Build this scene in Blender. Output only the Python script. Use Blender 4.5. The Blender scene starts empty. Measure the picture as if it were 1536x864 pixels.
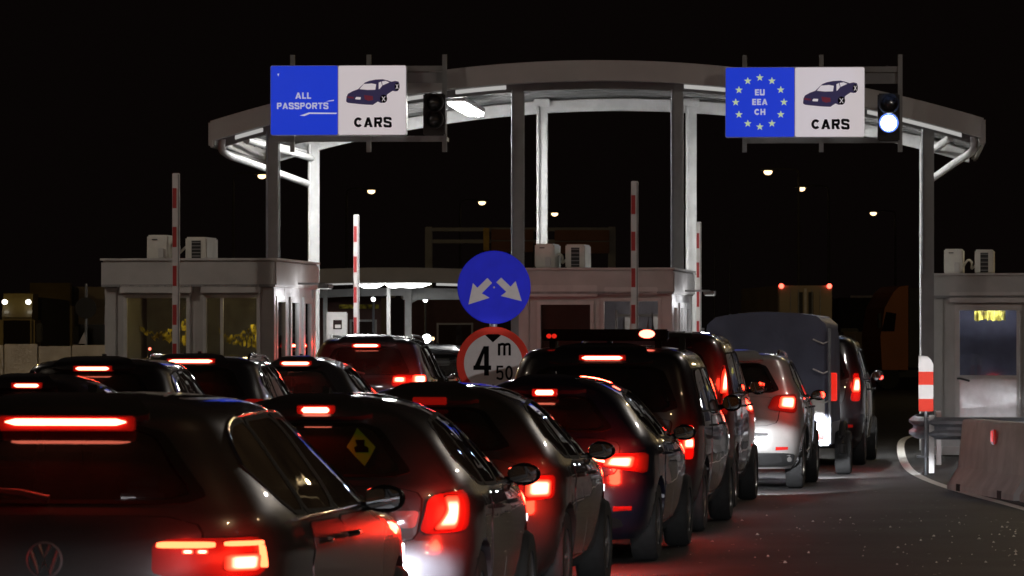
import bpy, bmesh, math, random
import numpy as np
from mathutils import Vector, Matrix

random.seed(7)
SC = bpy.context.scene
COL = SC.collection
# ------------------------------------------------------------------ camera
F = 7000.0                      # focal length in photo pixels (photo 1536 wide)
EYE, HOR = 1.75, 520.0          # eye height (m), horizon row
cam_data = bpy.data.cameras.new("camera")
cam_data.sensor_width = 36.0
cam_data.lens = 36.0 * F / 1536.0
cam_data.shift_y = (HOR - 432.0) / 1536.0
cam_data.dof.use_dof = True
cam_data.dof.focus_distance = 62.0
cam_data.dof.aperture_fstop = 15.0
cam_data.clip_start = 0.5
cam_data.clip_end = 4000.0
cam = bpy.data.objects.new("camera", cam_data)
cam.location = (0, 0, EYE)
cam.rotation_euler = (math.radians(90), 0, 0)
COL.objects.link(cam)
SC.camera = cam
SC.view_settings.view_transform = 'Standard'
SC.view_settings.look = 'None'
SC.view_settings.exposure = 0.0
SC.view_settings.gamma = 1.0
SC.cycles.use_denoising = True
SC.cycles.filter_width = 1.6
SC.cycles.max_bounces = 6
SC.cycles.transparent_max_bounces = 16
SC.cycles.sample_clamp_indirect = 4.0
SC.cycles.sample_clamp_direct = 0.0
# ------------------------------------------------------------------ night sky and faint moon
SUN_EL, SUN_ROT = math.radians(-4.0), math.radians(200)
world = bpy.data.worlds.new("World")
SC.world = world
world.use_nodes = True
wn = world.node_tree
sky = wn.nodes.new("ShaderNodeTexSky")
sky.sky_type = 'NISHITA'
sky.sun_disc = False
sky.sun_elevation = SUN_EL
sky.sun_rotation = SUN_ROT
warm = wn.nodes.new("ShaderNodeMix"); warm.data_type = 'RGBA'; warm.blend_type = 'MULTIPLY'
warm.inputs[0].default_value = 1.0
warm.inputs[7].default_value = (1.0, 0.62, 0.48, 1)     # glow of the sodium-lit terminal in the night air
wn.links.new(sky.outputs[0], warm.inputs[6])
bgn = wn.nodes["Background"]
wn.links.new(warm.outputs[2], bgn.inputs[0])
bgn.inputs[1].default_value = 0.10
glow = wn.nodes.new("ShaderNodeBackground")             # even glow of the lit terminal in the night air
glow.inputs[0].default_value = (0.0021, 0.00135, 0.00120, 1)
addn = wn.nodes.new("ShaderNodeAddShader")
wn.links.new(bgn.outputs[0], addn.inputs[0]); wn.links.new(glow.outputs[0], addn.inputs[1])
wn.links.new(addn.outputs[0], wn.nodes["World Output"].inputs[0])


# ------------------------------------------------------------------ helpers
def at(px, py, d):
    """world point of a photo pixel at distance d"""
    return Vector(((px - 768.0) * d / F, d, EYE + (HOR - py) * d / F))


def ground(px, py):
    d = EYE * F / (py - HOR)
    return Vector(((px - 768.0) * d / F, d, 0))


class MB:
    def __init__(self):
        self.v, self.f = [], []

    def add(self, vs, fs):
        o = len(self.v)
        self.v += [tuple(p) for p in vs]
        self.f += [tuple(o + i for i in f) for f in fs]
        return self

    def box(self, x0, x1, y0, y1, z0, z1):
        vs = [(x0, y0, z0), (x1, y0, z0), (x1, y1, z0), (x0, y1, z0), (x0, y0, z1), (x1, y0, z1), (x1, y1, z1), (x0, y1, z1)]
        return self.add(vs, [(0, 3, 2, 1), (4, 5, 6, 7), (0, 1, 5, 4), (1, 2, 6, 5), (2, 3, 7, 6), (3, 0, 4, 7)])

    def cbox(self, x0, x1, y0, y1, z0, z1, c=0.02):
        """box with chamfered edges"""
        bm = bmesh.new()
        bmesh.ops.create_cube(bm, size=1.0)
        for v in bm.verts:
            v.co = Vector(((x0 + x1) / 2 + v.co.x * (x1 - x0), (y0 + y1) / 2 + v.co.y * (y1 - y0), (z0 + z1) / 2 + v.co.z * (z1 - z0)))
        bmesh.ops.bevel(bm, geom=list(bm.edges), offset=c, segments=2, affect='EDGES')
        bm.verts.index_update()
        self.add([v.co for v in bm.verts], [[v.index for v in f.verts] for f in bm.faces])
        bm.free()
        return self

    def prism(self, poly, axis, a, b):
        """polygon in the plane normal to axis, extruded a..b along it"""
        n = len(poly)
        def p3(p, t):
            return {'x': (t, p[0], p[1]), 'y': (p[0], t, p[1]), 'z': (p[0], p[1], t)}[axis]
        vs = [p3(p, a) for p in poly] + [p3(p, b) for p in poly]
        fs = [tuple(range(n)), tuple(range(2 * n - 1, n - 1, -1))]
        fs += [(i, i + n, (i + 1) % n + n, (i + 1) % n) for i in range(n)]
        return self.add(vs, fs)

    def tube(self, path, r, n=10, caps=True):
        path = [Vector(p) for p in path]
        rings = []
        for i, p in enumerate(path):
            t = (path[min(i + 1, len(path) - 1)] - path[max(i - 1, 0)]).normalized()
            a = t.orthogonal() if abs(t.z) > 0.95 else t.cross(Vector((0, 0, 1)))
            if abs(t.z) > 0.95:
                a = Vector((1, 0, 0)) - t * t.x
            a.normalize()
            b = t.cross(a)
            rr = r[i] if isinstance(r, (list, tuple)) else r
            rings.append([p + (a * math.cos(k * 2 * math.pi / n) + b * math.sin(k * 2 * math.pi / n)) * rr for k in range(n)])
        vs = [q for R in rings for q in R]
        fs = []
        for i in range(len(rings) - 1):
            for k in range(n):
                fs.append((i * n + k, i * n + (k + 1) % n, (i + 1) * n + (k + 1) % n, (i + 1) * n + k))
        if caps:
            fs.append(tuple(range(n - 1, -1, -1)))
            fs.append(tuple((len(rings) - 1) * n + k for k in range(n)))
        return self.add(vs, fs)

    def lathe(self, prof, c, axis='x', n=28, caps=True):
        """profile of (radius, position along axis) turned about axis through c"""
        vs, fs = [], []
        for (r, t) in prof:
            for k in range(n):
                a = 2 * math.pi * k / n
                u, w = r * math.cos(a), r * math.sin(a)
                q = {'x': (t, u, w), 'y': (u, t, w), 'z': (u, w, t)}[axis]
                vs.append((c[0] + q[0], c[1] + q[1], c[2] + q[2]))
        for i in range(len(prof) - 1):
            for k in range(n):
                fs.append((i * n + k, i * n + (k + 1) % n, (i + 1) * n + (k + 1) % n, (i + 1) * n + k))
        if caps and prof[0][0] > 1e-6:
            fs.append(tuple(range(n)))
        if caps and prof[-1][0] > 1e-6:
            fs.append(tuple((len(prof) - 1) * n + k for k in range(n - 1, -1, -1)))
        return self.add(vs, fs)

    def ellipsoid(self, c, r, n=14, m=8):
        prof = [(max(1e-7, math.sin(math.pi * i / m)), -math.cos(math.pi * i / m)) for i in range(m + 1)]
        o = len(self.v)
        self.lathe(prof, (0, 0, 0), 'z', n)
        for i in range(o, len(self.v)):
            p = self.v[i]
            self.v[i] = (c[0] + p[0] * r[0], c[1] + p[1] * r[1], c[2] + p[2] * r[2])
        return self

    def build(self, name, m, parent=None, smooth=None, loc=None, recalc=True):
        me = bpy.data.meshes.new(name)
        me.from_pydata(self.v, [], self.f)
        me.materials.append(m)
        if recalc:
            bm = bmesh.new(); bm.from_mesh(me)
            bmesh.ops.recalc_face_normals(bm, faces=bm.faces)
            bm.to_mesh(me); bm.free()
        if smooth is not None:
            for p in me.polygons:
                p.use_smooth = True
            me.set_sharp_from_angle(angle=math.radians(smooth))
        o = bpy.data.objects.new(name, me)
        COL.objects.link(o)
        if parent is not None:
            o.parent = parent
        if loc is not None:
            o.location = loc
        return o


def thing(name, label, cat, loc=(0, 0, 0), rz=0.0, group=None):
    o = bpy.data.objects.new(name, None)
    o.empty_display_size = 0.3
    COL.objects.link(o)
    o.location = loc
    o.rotation_euler = (0, 0, rz)
    o["label"] = label
    o["category"] = cat
    if group:
        o["group"] = group
    return o


def tag(o, label, cat, group=None):
    o["label"] = label
    o["category"] = cat
    if group:
        o["group"] = group
    return o


def structure(name, mb, m, smooth=None):
    o = mb.build(name, m, smooth=smooth)
    o["kind"] = "structure"
    return o


def copy_tree(o, parent=None):
    c = o.copy()
    COL.objects.link(c)
    if parent is not None:
        c.parent = parent
    for ch in o.children:
        copy_tree(ch, c)
    return c


def lamp(name, kind, energy, color, parent=None, loc=(0, 0, 0), radius=0.05, rot=None, **kw):
    d = bpy.data.lights.new(name, kind)
    d.energy = energy
    d.color = color
    if kind in ('POINT', 'SPOT'):
        d.shadow_soft_size = radius
    for k, v in kw.items():
        setattr(d, k, v)
    o = bpy.data.objects.new(name, d)
    COL.objects.link(o)
    o.location = loc
    if rot:
        o.rotation_euler = rot
    if parent is not None:
        o.parent = parent
    return o


def aim(o, target):
    o.rotation_euler = (Vector(target) - Vector(o.location)).to_track_quat('-Z', 'Y').to_euler()


# ------------------------------------------------------------------ materials
def mat(name, color, rough=0.5, metal=0.0, coat=0.0, var=0.12, scale=6.0, bump=0.0, bscale=40.0, spec=0.5, emit=None, estr=0.0):
    m = bpy.data.materials.new(name)
    m.use_nodes = True
    nt = m.node_tree
    b = nt.nodes["Principled BSDF"]
    b.inputs["Roughness"].default_value = rough
    b.inputs["Metallic"].default_value = metal
    b.inputs["Coat Weight"].default_value = coat
    b.inputs["Coat Roughness"].default_value = 0.03
    b.inputs["Specular IOR Level"].default_value = spec
    tc = nt.nodes.new("ShaderNodeTexCoord")
    if var > 0:
        n = nt.nodes.new("ShaderNodeTexNoise")
        n.inputs["Scale"].default_value = scale
        n.inputs["Detail"].default_value = 6
        nt.links.new(tc.outputs["Object"], n.inputs["Vector"])
        r = nt.nodes.new("ShaderNodeValToRGB")
        c0 = [max(0, c * (1 - var)) for c in color]
        c1 = [min(1, c * (1 + var)) for c in color]
        r.color_ramp.elements[0].position, r.color_ramp.elements[1].position = 0.35, 0.68
        r.color_ramp.elements[0].color = (*c0, 1)
        r.color_ramp.elements[1].color = (*c1, 1)
        nt.links.new(n.outputs["Fac"], r.inputs["Fac"])
        nt.links.new(r.outputs["Color"], b.inputs["Base Color"])
    else:
        b.inputs["Base Color"].default_value = (*color, 1)
    if bump > 0:
        n2 = nt.nodes.new("ShaderNodeTexNoise")
        n2.inputs["Scale"].default_value = bscale
        n2.inputs["Detail"].default_value = 8
        nt.links.new(tc.outputs["Object"], n2.inputs["Vector"])
        bp = nt.nodes.new("ShaderNodeBump")
        bp.inputs["Strength"].default_value = bump
        bp.inputs["Distance"].default_value = 0.02
        nt.links.new(n2.outputs["Fac"], bp.inputs["Height"])
        nt.links.new(bp.outputs["Normal"], b.inputs["Normal"])
    if emit is not None:
        b.inputs["Emission Color"].default_value = (*emit, 1)
        b.inputs["Emission Strength"].default_value = estr
    return m


def emis(name, color, strength):
    m = bpy.data.materials.new(name)
    m.use_nodes = True
    nt = m.node_tree
    nt.nodes.remove(nt.nodes["Principled BSDF"])
    e = nt.nodes.new("ShaderNodeEmission")
    e.inputs[0].default_value = (*color, 1)
    e.inputs[1].default_value = strength
    nt.links.new(e.outputs[0], nt.nodes["Material Output"].inputs[0])
    return m


def glass(name, tint, refl=1.0, rough=0.015, dust=.42):
    m = bpy.data.materials.new(name)
    m.use_nodes = True
    nt = m.node_tree
    nt.nodes.remove(nt.nodes["Principled BSDF"])
    t = nt.nodes.new("ShaderNodeBsdfTransparent"); t.inputs[0].default_value = (*tint, 1)
    g = nt.nodes.new("ShaderNodeBsdfGlossy"); g.inputs["Roughness"].default_value = rough
    fr = nt.nodes.new("ShaderNodeFresnel"); fr.inputs[0].default_value = 1.52
    mu = nt.nodes.new("ShaderNodeMath"); mu.operation = 'MULTIPLY'; mu.inputs[1].default_value = refl; mu.use_clamp = True
    nt.links.new(fr.outputs[0], mu.inputs[0])
    # thin film of road dust on the pane
    df = nt.nodes.new("ShaderNodeBsdfDiffuse"); df.inputs[0].default_value = (0.42, 0.36, 0.30, 1)
    tc = nt.nodes.new("ShaderNodeTexCoord")
    ns = nt.nodes.new("ShaderNodeTexNoise"); ns.inputs["Scale"].default_value = 2.5; ns.inputs["Detail"].default_value = 5
    nt.links.new(tc.outputs["Object"], ns.inputs["Vector"])
    mr = nt.nodes.new("ShaderNodeMapRange")
    mr.inputs[1].default_value, mr.inputs[2].default_value, mr.inputs[3].default_value, mr.inputs[4].default_value = .3, .75, dust * .3, dust
    nt.links.new(ns.outputs["Fac"], mr.inputs[0])
    md = nt.nodes.new("ShaderNodeMixShader")
    nt.links.new(mr.outputs[0], md.inputs[0]); nt.links.new(t.outputs[0], md.inputs[1]); nt.links.new(df.outputs[0], md.inputs[2])
    mx = nt.nodes.new("ShaderNodeMixShader")
    nt.links.new(mu.outputs[0], mx.inputs[0])
    nt.links.new(md.outputs[0], mx.inputs[1])
    nt.links.new(g.outputs[0], mx.inputs[2])
    nt.links.new(mx.outputs[0], nt.nodes["Material Output"].inputs[0])
    return m


def paint(name, color, metal=0.0, rough=0.32):
    m = mat(name, color, rough, metal, coat=1.0, var=0.06, scale=9, spec=0.5)
    # dusty lower panels and a little orange peel in the clear coat
    nt = m.node_tree
    b = nt.nodes["Principled BSDF"]
    tc = nt.nodes.new("ShaderNodeTexCoord")
    n = nt.nodes.new("ShaderNodeTexNoise"); n.inputs["Scale"].default_value = 3.0; n.inputs["Detail"].default_value = 8
    nt.links.new(tc.outputs["Object"], n.inputs["Vector"])
    mr = nt.nodes.new("ShaderNodeMapRange")
    mr.inputs[1].default_value, mr.inputs[2].default_value = 0.4, 0.75
    mr.inputs[3].default_value, mr.inputs[4].default_value = 0.0, 0.07
    nt.links.new(n.outputs["Fac"], mr.inputs[0])
    nt.links.new(mr.outputs[0], b.inputs["Coat Roughness"])
    return m


M = {}
M['asphalt'] = None
M['steel_grey'] = mat('steel_grey', (0.20, 0.20, 0.20), 0.45, 0.0, var=0.10, scale=3, bump=0.05)
M['fascia'] = mat('fascia_metal', (0.40, 0.385, 0.37), 0.5, 0.0, var=0.08, scale=1.5)
M['soffit'] = mat('soffit_sheet', (0.22, 0.22, 0.225), 0.55, 0.0, var=0.1, scale=2)
M['pale_metal'] = mat('pale_metal', (0.56, 0.56, 0.56), 0.4, 0.0, var=0.10, scale=4)
M['booth_panel'] = mat('booth_panel', (0.42, 0.41, 0.40), 0.45, 0.0, var=0.10, scale=2.5, bump=0.03)
M['booth_frame'] = mat('booth_frame', (0.50, 0.49, 0.48), 0.35, 0.1, var=0.08, scale=5)
M['brushed'] = mat('brushed_aluminium', (0.55, 0.55, 0.56), 0.32, 0.75, var=0.1, scale=8, bump=0.05, bscale=120)
M['ac_case'] = mat('ac_case', (0.62, 0.61, 0.56), 0.45, var=0.1, scale=5)
M['dark'] = mat('dark_plastic', (0.012, 0.012, 0.012), 0.6, var=0.15, scale=10)
M['black_gloss'] = mat('black_gloss', (0.008, 0.008, 0.009), 0.12, coat=0.5, var=0.0)
M['rubber'] = mat('tyre_rubber', (0.011, 0.011, 0.011), 0.8, var=0.2, scale=20, bump=0.1)
M['rim'] = mat('alloy_rim', (0.45, 0.45, 0.46), 0.3, 0.9, var=0.08)
M['chrome'] = mat('chrome', (0.75, 0.75, 0.75), 0.08, 1.0, var=0.0)
M['mirror'] = mat('mirror_glass', (0.7, 0.72, 0.75), 0.03, 1.0, var=0.0)
M['trim'] = mat('car_trim', (0.03, 0.03, 0.032), 0.8, var=0.15, scale=15)
M['seat'] = mat('seat_fabric', (0.035, 0.033, 0.033), 0.9, var=0.2, scale=25, bump=0.1)
M['white_plate'] = mat('white_plate', (0.7, 0.7, 0.68), 0.4, var=0.04)
M['concrete'] = mat('concrete', (0.50, 0.49, 0.48), 0.85, var=0.14, scale=3, bump=0.12, bscale=14)
M['galv'] = mat('galvanised_steel', (0.30, 0.32, 0.36), 0.45, 0.35, var=0.15, scale=8)
M['white_paint'] = mat('white_road_paint', (0.78, 0.76, 0.73), 0.7, var=0.15, scale=9, bump=0.2)
M['boom_white'] = mat('boom_white', (0.62, 0.60, 0.60), 0.5, var=0.08)
M['boom_red'] = mat('boom_red', (0.40, 0.03, 0.03), 0.5, var=0.1)
M['sign_white'] = mat('sign_white', (0.60, 0.57, 0.57), 0.6, var=0.04, scale=12, spec=0.15)
M['sign_blue'] = mat('sign_blue', (0.026, 0.036, 0.86), 0.6, var=0.06, scale=5, spec=0.12)
M['sign_red'] = mat('sign_red', (0.62, 0.04, 0.022), 0.6, var=0.06, spec=0.12)
M['sign_black'] = mat('sign_black', (0.004, 0.004, 0.004), 0.8, var=0.0, spec=0.02)
M['sign_back'] = mat('sign_back', (0.3, 0.3, 0.3), 0.5, 0.4)
M['glass'] = glass('tinted_glass', (0.28, 0.27, 0.27), 1.5)
M['glass_dark'] = glass('privacy_glass', (0.10, 0.10, 0.10), 1.5)
M['glass_rear'] = glass('rear_glass', (0.20, 0.19, 0.19), 1.4, dust=.05)
M['glass_rear_dark'] = glass('rear_privacy_glass', (0.07, 0.07, 0.07), 1.4, dust=.05)
M['glass_booth'] = glass('booth_glass', (0.75, 0.77, 0.77), 1.3, dust=.05)
M['glass_clear'] = glass('clear_glass', (0.75, 0.77, 0.77), 1.3, dust=.06)
M['seal'] = mat('window_seal', (0.008, 0.008, 0.008), 0.7, var=0.0, spec=0.08)


def hot_lens(name, stops):
    """lamp glass that glows hottest over the bulb (vertex value 'bulb_glow': 1 at the bulb, 0 at the rim)"""
    m = bpy.data.materials.new(name)
    m.use_nodes = True
    nt = m.node_tree
    b = nt.nodes["Principled BSDF"]
    b.inputs["Base Color"].default_value = (0.10, 0.006, 0.005, 1)
    b.inputs["Roughness"].default_value = 0.4
    b.inputs['Specular IOR Level'].default_value = 0.2
    at_ = nt.nodes.new("ShaderNodeAttribute"); at_.attribute_name = "bulb_glow"
    r = nt.nodes.new("ShaderNodeValToRGB")
    e = r.color_ramp.elements
    e[0].position, e[1].position = stops[0][0], stops[-1][0]
    for k_ in range(1, len(stops) - 1):
        e.new(stops[k_][0])
    for el, (p_, c_, s_) in zip(e, stops):
        el.color = (c_[0] * s_ / 16, c_[1] * s_ / 16, c_[2] * s_ / 16, 1)
    nt.links.new(at_.outputs["Fac"], r.inputs["Fac"])
    nt.links.new(r.outputs["Color"], b.inputs["Emission Color"])
    b.inputs["Emission Strength"].default_value = 16.0
    return m


M['hot'] = hot_lens('brake_bulb_lens', [(0, (1, .03, .012), 1.6), (.22, (1, .07, .03), 3.5), (.45, (1, .22, .13), 8.0), (1, (1, .42, .30), 15.0)])
M['lens_heat'] = hot_lens('tail_lens', [(0, (1, .02, .01), .07), (.6, (1, .022, .01), .30), (1, (1, .03, .012), .8)])
M['core'] = emis('brake_light_core', (1.0, 0.20, 0.12), 11.0)
M['core_far'] = emis('brake_light_far', (1.0, 0.14, 0.09), 9.0)
M['amber_core'] = emis('lamp_bar', (1.0, 0.13, 0.045), 6.0)
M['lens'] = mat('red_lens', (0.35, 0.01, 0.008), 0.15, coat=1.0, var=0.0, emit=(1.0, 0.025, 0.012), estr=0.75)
M['lens_dim'] = mat('red_lens_faint', (0.30, 0.012, 0.01), 0.12, coat=1.0, var=0.0, emit=(1.0, 0.02, 0.01), estr=0.12)  # faint glow put into unlit lenses, reflectors and lamp housings
M['clear_lens'] = mat('clear_lens', (0.55, 0.55, 0.6), 0.12, 0.6, coat=1.0, var=0.0)
M['panel_light'] = emis('light_panel', (1.0, 1.0, 0.97), 75.0)
M['panel_far'] = emis('light_panel_far', (1.0, 1.0, 0.97), 16.0)
M['strip_glow'] = emis('glow_strip_emission', (1.0, 0.98, 0.94), 0.42)
M['sodium'] = emis('street_lamp_glow', (1.0, 0.70, 0.36), 3.2)
M['head'] = emis('headlamp_glow', (0.95, 0.97, 1.0), 12.0)


def asphalt_material():
    m = bpy.data.materials.new('asphalt')
    m.use_nodes = True
    nt = m.node_tree
    b = nt.nodes["Principled BSDF"]
    tc = nt.nodes.new("ShaderNodeTexCoord")
    big = nt.nodes.new("ShaderNodeTexNoise"); big.inputs["Scale"].default_value = 0.55; big.inputs["Detail"].default_value = 7
    fine = nt.nodes.new("ShaderNodeTexNoise"); fine.inputs["Scale"].default_value = 55; fine.inputs["Detail"].default_value = 5
    vor = nt.nodes.new("ShaderNodeTexVoronoi"); vor.inputs["Scale"].default_value = 4.5
    for n in (big, fine, vor):
        nt.links.new(tc.outputs["Object"], n.inputs["Vector"])
    r = nt.nodes.new("ShaderNodeValToRGB")
    r.color_ramp.elements[0].position, r.color_ramp.elements[1].position = 0.3, 0.7
    r.color_ramp.elements[0].color = (0.010, 0.0098, 0.0098, 1)
    r.color_ramp.elements[1].color = (0.042, 0.040, 0.039, 1)
    nt.links.new(big.outputs["Fac"], r.inputs["Fac"])
    # pale specks for road debris, glints put into their colour
    chip = nt.nodes.new("ShaderNodeMath"); chip.operation = 'LESS_THAN'; chip.inputs[1].default_value = 0.075
    nt.links.new(vor.outputs["Distance"], chip.inputs[0])
    gate = nt.nodes.new("ShaderNodeMath"); gate.operation = 'GREATER_THAN'; gate.inputs[1].default_value = 0.62
    sep = nt.nodes.new("ShaderNodeSeparateColor")
    nt.links.new(vor.outputs["Color"], sep.inputs[0])
    nt.links.new(sep.outputs[0], gate.inputs[0])
    mul = nt.nodes.new("ShaderNodeMath"); mul.operation = 'MULTIPLY'
    nt.links.new(chip.outputs[0], mul.inputs[0]); nt.links.new(gate.outputs[0], mul.inputs[1])
    mx = nt.nodes.new("ShaderNodeMix"); mx.data_type = 'RGBA'
    mx.inputs[7].default_value = (0.55, 0.54, 0.52, 1)
    nt.links.new(mul.outputs[0], mx.inputs[0]); nt.links.new(r.outputs["Color"], mx.inputs[6])
    nt.links.new(mx.outputs[2], b.inputs["Base Color"])
    rr = nt.nodes.new("ShaderNodeMapRange")
    rr.inputs[3].default_value, rr.inputs[4].default_value = 0.42, 0.85
    b.inputs['Specular IOR Level'].default_value = 0.22
    nt.links.new(big.outputs["Fac"], rr.inputs[0])
    nt.links.new(rr.outputs[0], b.inputs["Roughness"])
    bp = nt.nodes.new("ShaderNodeBump"); bp.inputs["Strength"].default_value = 0.5; bp.inputs["Distance"].default_value = 0.012
    nt.links.new(fine.outputs["Fac"], bp.inputs["Height"])
    nt.links.new(bp.outputs["Normal"], b.inputs["Normal"])
    return m


M['asphalt'] = asphalt_material()
HEAD = 0.13                                     # lanes run this many radians to the right of the view


# ------------------------------------------------------------------ lettering (heavy grotesque capitals drawn as strokes)
def rib(pts, t, closed=False):
    """flat ribbon of width t along a polyline, mitred"""
    n = len(pts)
    L_, R_ = [], []
    for i in range(n):
        a = pts[(i - 1) % n] if closed or i > 0 else pts[i]
        b = pts[(i + 1) % n] if closed or i < n - 1 else pts[i]
        d0 = Vector((pts[i][0] - a[0], pts[i][1] - a[1])); d1 = Vector((b[0] - pts[i][0], b[1] - pts[i][1]))
        d0 = d0.normalized() if d0.length else d1.normalized()
        d1 = d1.normalized() if d1.length else d0
        m = Vector((-(d0.y + d1.y), d0.x + d1.x)).normalized()
        k = t / 2 / max(.45, m.dot(Vector((-d0.y, d0.x))))
        L_.append((pts[i][0] + m.x * k, pts[i][1] + m.y * k)); R_.append((pts[i][0] - m.x * k, pts[i][1] - m.y * k))
    return [[L_[i], L_[(i + 1) % n], R_[(i + 1) % n], R_[i]] for i in range(n if closed else n - 1)]


def soft(pts, k=2):
    for _ in range(k):
        q = [pts[0]]
        for a, b in zip(pts[:-1], pts[1:]):
            q += [(a[0] * .75 + b[0] * .25, a[1] * .75 + b[1] * .25), (a[0] * .25 + b[0] * .75, a[1] * .25 + b[1] * .75)]
        pts = q + [pts[-1]]
    return pts


def ell(cx, cy, rx, ry, a0=0, a1=360, n=22):
    return [(cx + rx * math.cos(math.radians(a0 + (a1 - a0) * i / n)), cy + ry * math.sin(math.radians(a0 + (a1 - a0) * i / n))) for i in range(n + 1)]


def glyph(ch, t):
    h = t / 2
    bx = lambda x0, x1, y0, y1: [[(x0, y0), (x1, y0), (x1, y1), (x0, y1)]]
    if ch == 'A':
        w = .92
        return w, [[(0, 0), (t * 1.08, 0), (w / 2 + h, 1), (w / 2 - h, 1)], [(w - t * 1.08, 0), (w, 0), (w / 2 + h, 1), (w / 2 - h, 1)]] + bx(w * .26, w * .74, .20, .36)
    if ch == 'L':
        w = .62
        return w, bx(0, t, 0, 1) + bx(t, w, 0, t * .9)
    if ch == 'E':
        w = .66
        return w, bx(0, t, 0, 1) + bx(t, w, 0, t * .9) + bx(t, w, 1 - t * .9, 1) + bx(t, w * .93, .5 - t * .42, .5 + t * .42)
    if ch == 'H':
        w = .80
        return w, bx(0, t, 0, 1) + bx(w - t, w, 0, 1) + bx(t, w - t, .5 - t * .45, .5 + t * .45)
    if ch == 'T':
        w = .74
        return w, bx(0, w, 1 - t * .9, 1) + bx(w / 2 - h, w / 2 + h, 0, 1 - t * .9)
    if ch == 'U':
        w = .80
        return w, rib(soft([(h, 1), (h, .34), (h, .10), (w * .32, h), (w * .68, h), (w - h, .10), (w - h, .34), (w - h, 1)]), t)
    if ch == 'O':
        w = .94
        return w, rib(ell(w / 2, .5, w / 2 - h, .5 - h)[:-1], t, True)
    if ch == '0':
        w = .62
        return w, rib(ell(w / 2, .5, w / 2 - h, .5 - h)[:-1], t, True)
    if ch == 'C':
        w = .86
        return w, rib(ell(w * .52, .5, w * .52 - h, .5 - h, 38, 322), t)
    if ch in 'PR':
        w = .76 if ch == 'P' else .84
        bowl = soft([(t, 1 - h * .95), (w * .62, 1 - h * .95), (w - h, .93), (w - h, .52), (w * .62, .47), (t, .47)])
        g = bx(0, t, 0, 1) + rib(bowl, t * .92)
        if ch == 'R':
            g += [[(w * .40, .44), (w * .40 + t * 1.1, .44), (w, 0), (w - t * 1.2, 0)]]
        return w, g
    if ch == 'S':
        w = .80
        p = [(w - h, .70), (w * .86, .90), (w * .5, 1 - h * .7), (w * .10, .93), (h * .9, .70), (w * .16, .56), (w * .5, .51), (w * .86, .44), (w - h * .9, .28), (w * .90, .07), (w * .5, h * .7), (w * .12, .10), (h, .30)]
        return w, rib(soft(p), t * .95)
    if ch == '4':
        w = .66
        return w, bx(w * .60, w * .60 + t, 0, 1) + [[(0, .24), (t * 1.15, .24), (w * .60 + t * .5, 1), (w * .60 - t * .1, 1)]] + bx(0, w, .19, .19 + t * .85)
    if ch == '5':
        w = .62
        return w, bx(t * .3, w * .96, 1 - t * .9, 1) + [[(0.03, .46), (t + .02, .46), (t * 1.3, 1), (t * .3, 1)]] + rib(soft([(.05, .50), (w * .5, .62), (w - h, .55), (w - h, .10), (w * .5, h * .6), (h * .6, .16)]), t * .95)
    if ch == 'm':
        w = 1.0
        g = bx(0, t, 0, .74)
        for x0, x1 in ((h, w / 2), (w / 2, w - h)):
            g += rib(soft([(x0, .40), (x0, .66), (x1, .72), (x1, .45)], 2), t * .9) + bx(x1 - h, x1 + h, 0, .50)
        return w, g
    return .4, []


def lettering(s, size, m, parent, loc, t=.22, xs=1.0, gap=.13):
    """one mesh of raised print; size is the capital height"""
    glyphs = [glyph(c, t) for c in s]
    W = sum(g[0] for g in glyphs) + gap * (len(s) - 1)
    mb = MB()
    x = -W / 2
    k = 0
    for w, polys in glyphs:
        for p in polys:
            k += 1
            e = .0004 * (k % 7)
            mb.prism([((x + a) * size * xs, (b - .5) * size) for a, b in p], 'y', -.0022 - e, 0)
        x += w + gap
    return mb.build('lettering', m, parent, loc=loc)


# ------------------------------------------------------------------ car bodies
def pchip(xs, ys):
    xs, ys = np.array(xs, float), np.array(ys, float)
    h = np.diff(xs); d = np.diff(ys) / h
    m = np.zeros(len(xs))
    m[0], m[-1] = d[0], d[-1]
    for i in range(1, len(xs) - 1):
        if d[i - 1] * d[i] > 0:
            w1, w2 = 2 * h[i] + h[i - 1], h[i] + 2 * h[i - 1]
            m[i] = (w1 + w2) / (w1 / d[i - 1] + w2 / d[i])

    def f(x):
        x = np.clip(np.asarray(x, float), xs[0], xs[-1])
        k = np.clip(np.searchsorted(xs, x) - 1, 0, len(xs) - 2)
        t = (x - xs[k]) / h[k]
        return ((2 * t**3 - 3 * t**2 + 1) * ys[k] + (t**3 - 2 * t**2 + t) * h[k] * m[k]
                + (-2 * t**3 + 3 * t**2) * ys[k + 1] + (t**3 - t**2) * h[k] * m[k + 1])
    return f


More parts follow.
